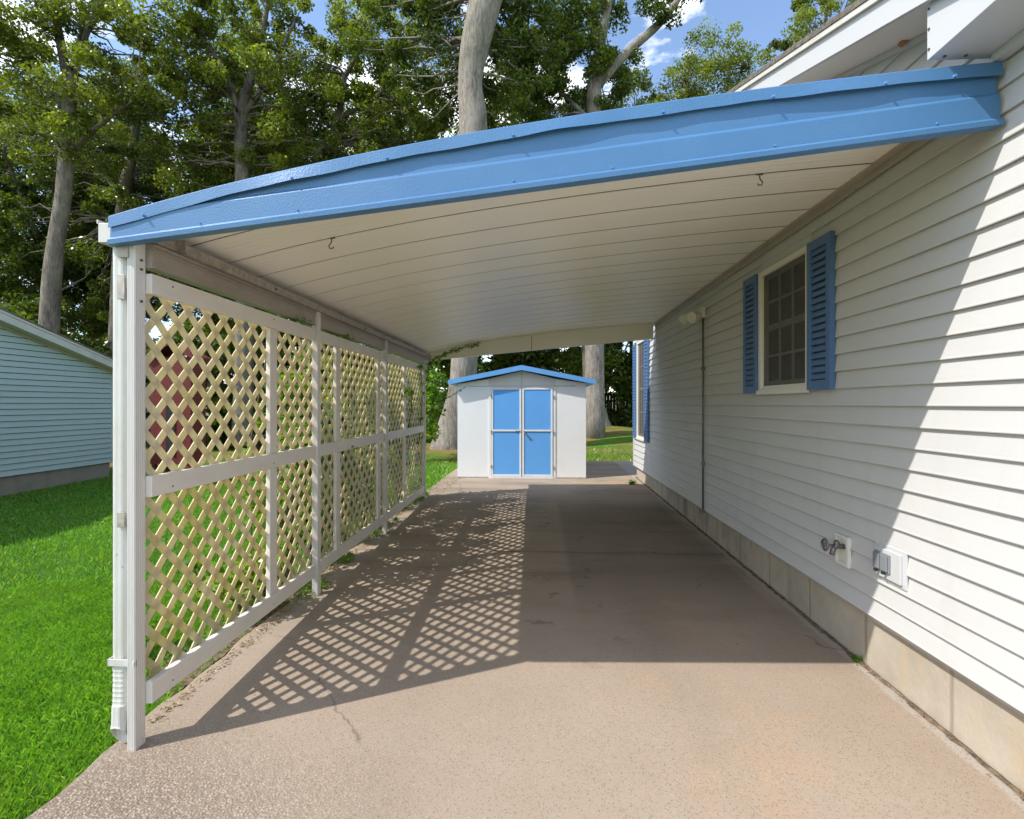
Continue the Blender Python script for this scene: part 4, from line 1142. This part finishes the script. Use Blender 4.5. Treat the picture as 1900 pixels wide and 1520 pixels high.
# vine sprays over the rail and around the back post
def vine(pts, label, seed, n=9, per=9, size=.04, spread=.05):
    random.seed(seed); T = empty('vine_spray', pts[0], label, 'vine', 'vine sprays on the lattice')
    m = MB(); p, r = smoothpath(pts, [.005]*(len(pts)-1)+[.002]); m.tube(p, r, 5); m.build('stem', B, T, smooth=True)
    V, F, rn = leaves(p, [spread]*len(p), per, size, seed=seed); build_np('foliage', V, F, MAT['leafC'], T, rn)
vine([(-1.80,7.7,.15),(-1.77,7.78,1.2),(-1.70,7.74,1.9),(-1.60,7.68,2.14),(-1.40,7.72,2.26),(-1.15,7.75,2.36),(-.92,7.8,2.42)], 'thin vine curling over the back post onto the end beam', 201, per=12)
vine([(-1.78,7.45,.6),(-1.69,7.4,1.5),(-1.66,7.2,1.95),(-1.62,7.0,2.02)], 'leafy vine poking inward near the back post', 202, per=9)
vine([(-1.80,7.7,.9),(-1.62,7.8,1.45),(-1.35,7.85,1.62),(-1.1,7.9,1.78)], 'bare trailing twig reaching toward the shed', 203, per=2, spread=.03)
vine([(-1.80,6.9,.8),(-1.69,6.8,1.55),(-1.66,6.5,1.68),(-1.65,6.3,1.62)], 'vine shoot poking through the fifth bay', 204, per=10)
vine([(-1.95,3.3,1.0),(-1.80,3.4,2.0),(-1.74,3.6,2.10),(-1.73,3.8,2.10)], 'leaf spray in the gap above the rail before the second post', 205, per=5)
vine([(-1.95,4.2,1.0),(-1.80,4.1,2.0),(-1.74,4.3,2.10),(-1.73,4.6,2.095)], 'leaf spray in the gap above the rail past the second post', 206, per=8)

# ---------------------------------------------------------------- grass, litter, weeds
def gz_np(x, y):
    t = np.clip((-x-2.2)/7.7, 0, 1); s_ = t*t*(3-2*t)
    return .015*(np.clip(y, -4, 20)-2.14)-.28*s_-.035
def blades(n, x0, x1, y0, y1, h, w, seed, keep=None):
    g = np.random.default_rng(seed)
    x = g.uniform(x0, x1, n); y = g.uniform(y0, y1, n)
    if keep is not None: k = keep(x, y, g); x = x[k]; y = y[k]
    n = len(x); z = gz_np(x, y)
    a = g.uniform(0, 2*np.pi, n); hh = h*(.5+.9*g.random(n)); ww = w*(.7+.6*g.random(n)); lean = hh*(.2+.9*g.random(n)); b = g.uniform(0, 2*np.pi, n)
    dx, dy = np.cos(a)*ww/2, np.sin(a)*ww/2; lx, ly = np.cos(b)*lean, np.sin(b)*lean
    V = np.empty((n*4,3))
    V[0::4] = np.stack([x-dx, y-dy, z-.004], 1); V[1::4] = np.stack([x+dx, y+dy, z-.004], 1)
    V[2::4] = np.stack([x+lx*.45+dx*.7, y+ly*.45+dy*.7, z+hh*.65], 1); V[3::4] = np.stack([x+lx, y+ly, z+hh], 1)
    return V, np.arange(n*4).reshape(n,4), g.random(n)
parts = [blades(190000,-4.4,-1.878,1.2,4.2,.030,.0032,1, lambda x,y,g: (y < 2.45+.25*g.random(len(x))) | (x < -2.10-.2*g.random(len(x)))), blades(120000,-11.8,-2.3,3.8,12,.038,.008,2, lambda x,y,g: (x > -9.86)), blades(30000,-5.5,-1.75,7.8,15,.06,.012,3),
         blades(9000,1.0,7,12.4,18,.07,.016,4), blades(2600,-2.3,-1.88,2.3,8,.055,.006,5)]
def joinp(parts):
    V = np.concatenate([p[0] for p in parts]); F = []; o = 0
    for p in parts: F.append(p[1]+o); o += len(p[0])
    return V, np.concatenate(F), np.concatenate([p[2] for p in parts])
V, F, rn = joinp(parts)
build_np('grass', V, F, MAT['grass'], None, rn, kind='stuff', label='bright green mown grass across the side yard', cat='grass')
# weeds and dry leaves along the slab edge under the lattice
g = np.random.default_rng(9)
C = []; RR = []
for yy in np.concatenate([g.uniform(3.7,4.1,5), g.uniform(4.6,7.9,20)]):
    xx = -1.78+g.uniform(-.08,.07)*(1 if yy > 3.6 else .4); C.append((xx, yy, ground(0,yy)+.03)); RR.append(.05+.03*g.random())
V, F, rn = leaves(C, RR, 60, .022, flat=.4, seed=5)
build_np('weeds', V, F, MAT['leafC'], None, rn, kind='stuff', label='low weeds creeping onto the slab along the lattice foot', cat='weeds')
def litter(n, xf, y0, y1, sz, seed):
    g = np.random.default_rng(seed); y = g.uniform(y0, y1, n); x = xf(g, n, y); z = .015*(y-2.14)+.006+g.random(n)*.006
    a = g.uniform(0, 6.28, n); s_ = sz*(.4+g.random(n)); c_, q = np.cos(a)*s_, np.sin(a)*s_
    V = np.empty((n*4,3)); V[0::4] = np.stack([x-c_,y-q,z],1); V[1::4] = np.stack([x+q*.4,y-c_*.4,z+g.random(n)*.012],1); V[2::4] = np.stack([x+c_,y+q,z+g.random(n)*.008],1); V[3::4] = np.stack([x-q*.4,y+c_*.4,z+g.random(n)*.012],1)
    return V, np.arange(n*4).reshape(n,4), g.random(n)
V, F, rn = joinp([litter(900, lambda g,n,y: -1.83+np.abs(g.normal(0,.035,n)), 2.3, 8.2, .012, 1), litter(260, lambda g,n,y: -1.75+g.random(n)*.3, 8.0, 9.6, .014, 2),
                  litter(26, lambda g,n,y: g.uniform(-1.5,1.6,n), 3.2, 9.4, .013, 3), litter(240, lambda g,n,y: 1.80+g.random(n)*.06, 2.0, 9.5, .009, 4), litter(40, lambda g,n,y: g.uniform(1.0,1.9,n), 9.0, 9.7, .016, 5)])
build_np('leaf_litter', V, F, MAT['litter'], None, rn, kind='stuff', label='dry leaf scraps gathered along the slab edges', cat='leaf litter')
bush('weed_tuft', (1.845,3.05), (.02,.03,.012), 3, MAT['leafC'], 'small green weed in the corner where slab meets foundation', None, per=9, size=.024, cr=(.012,.02), seed=150, cat='weed', stems=2)
bush('weed_tuft', (1.62,9.0), (.05,.05,.03), 4, MAT['leafC'], 'small weed on the slab near the far house corner', None, per=14, size=.05, cr=(.03,.05), seed=151, cat='weed', stems=2)
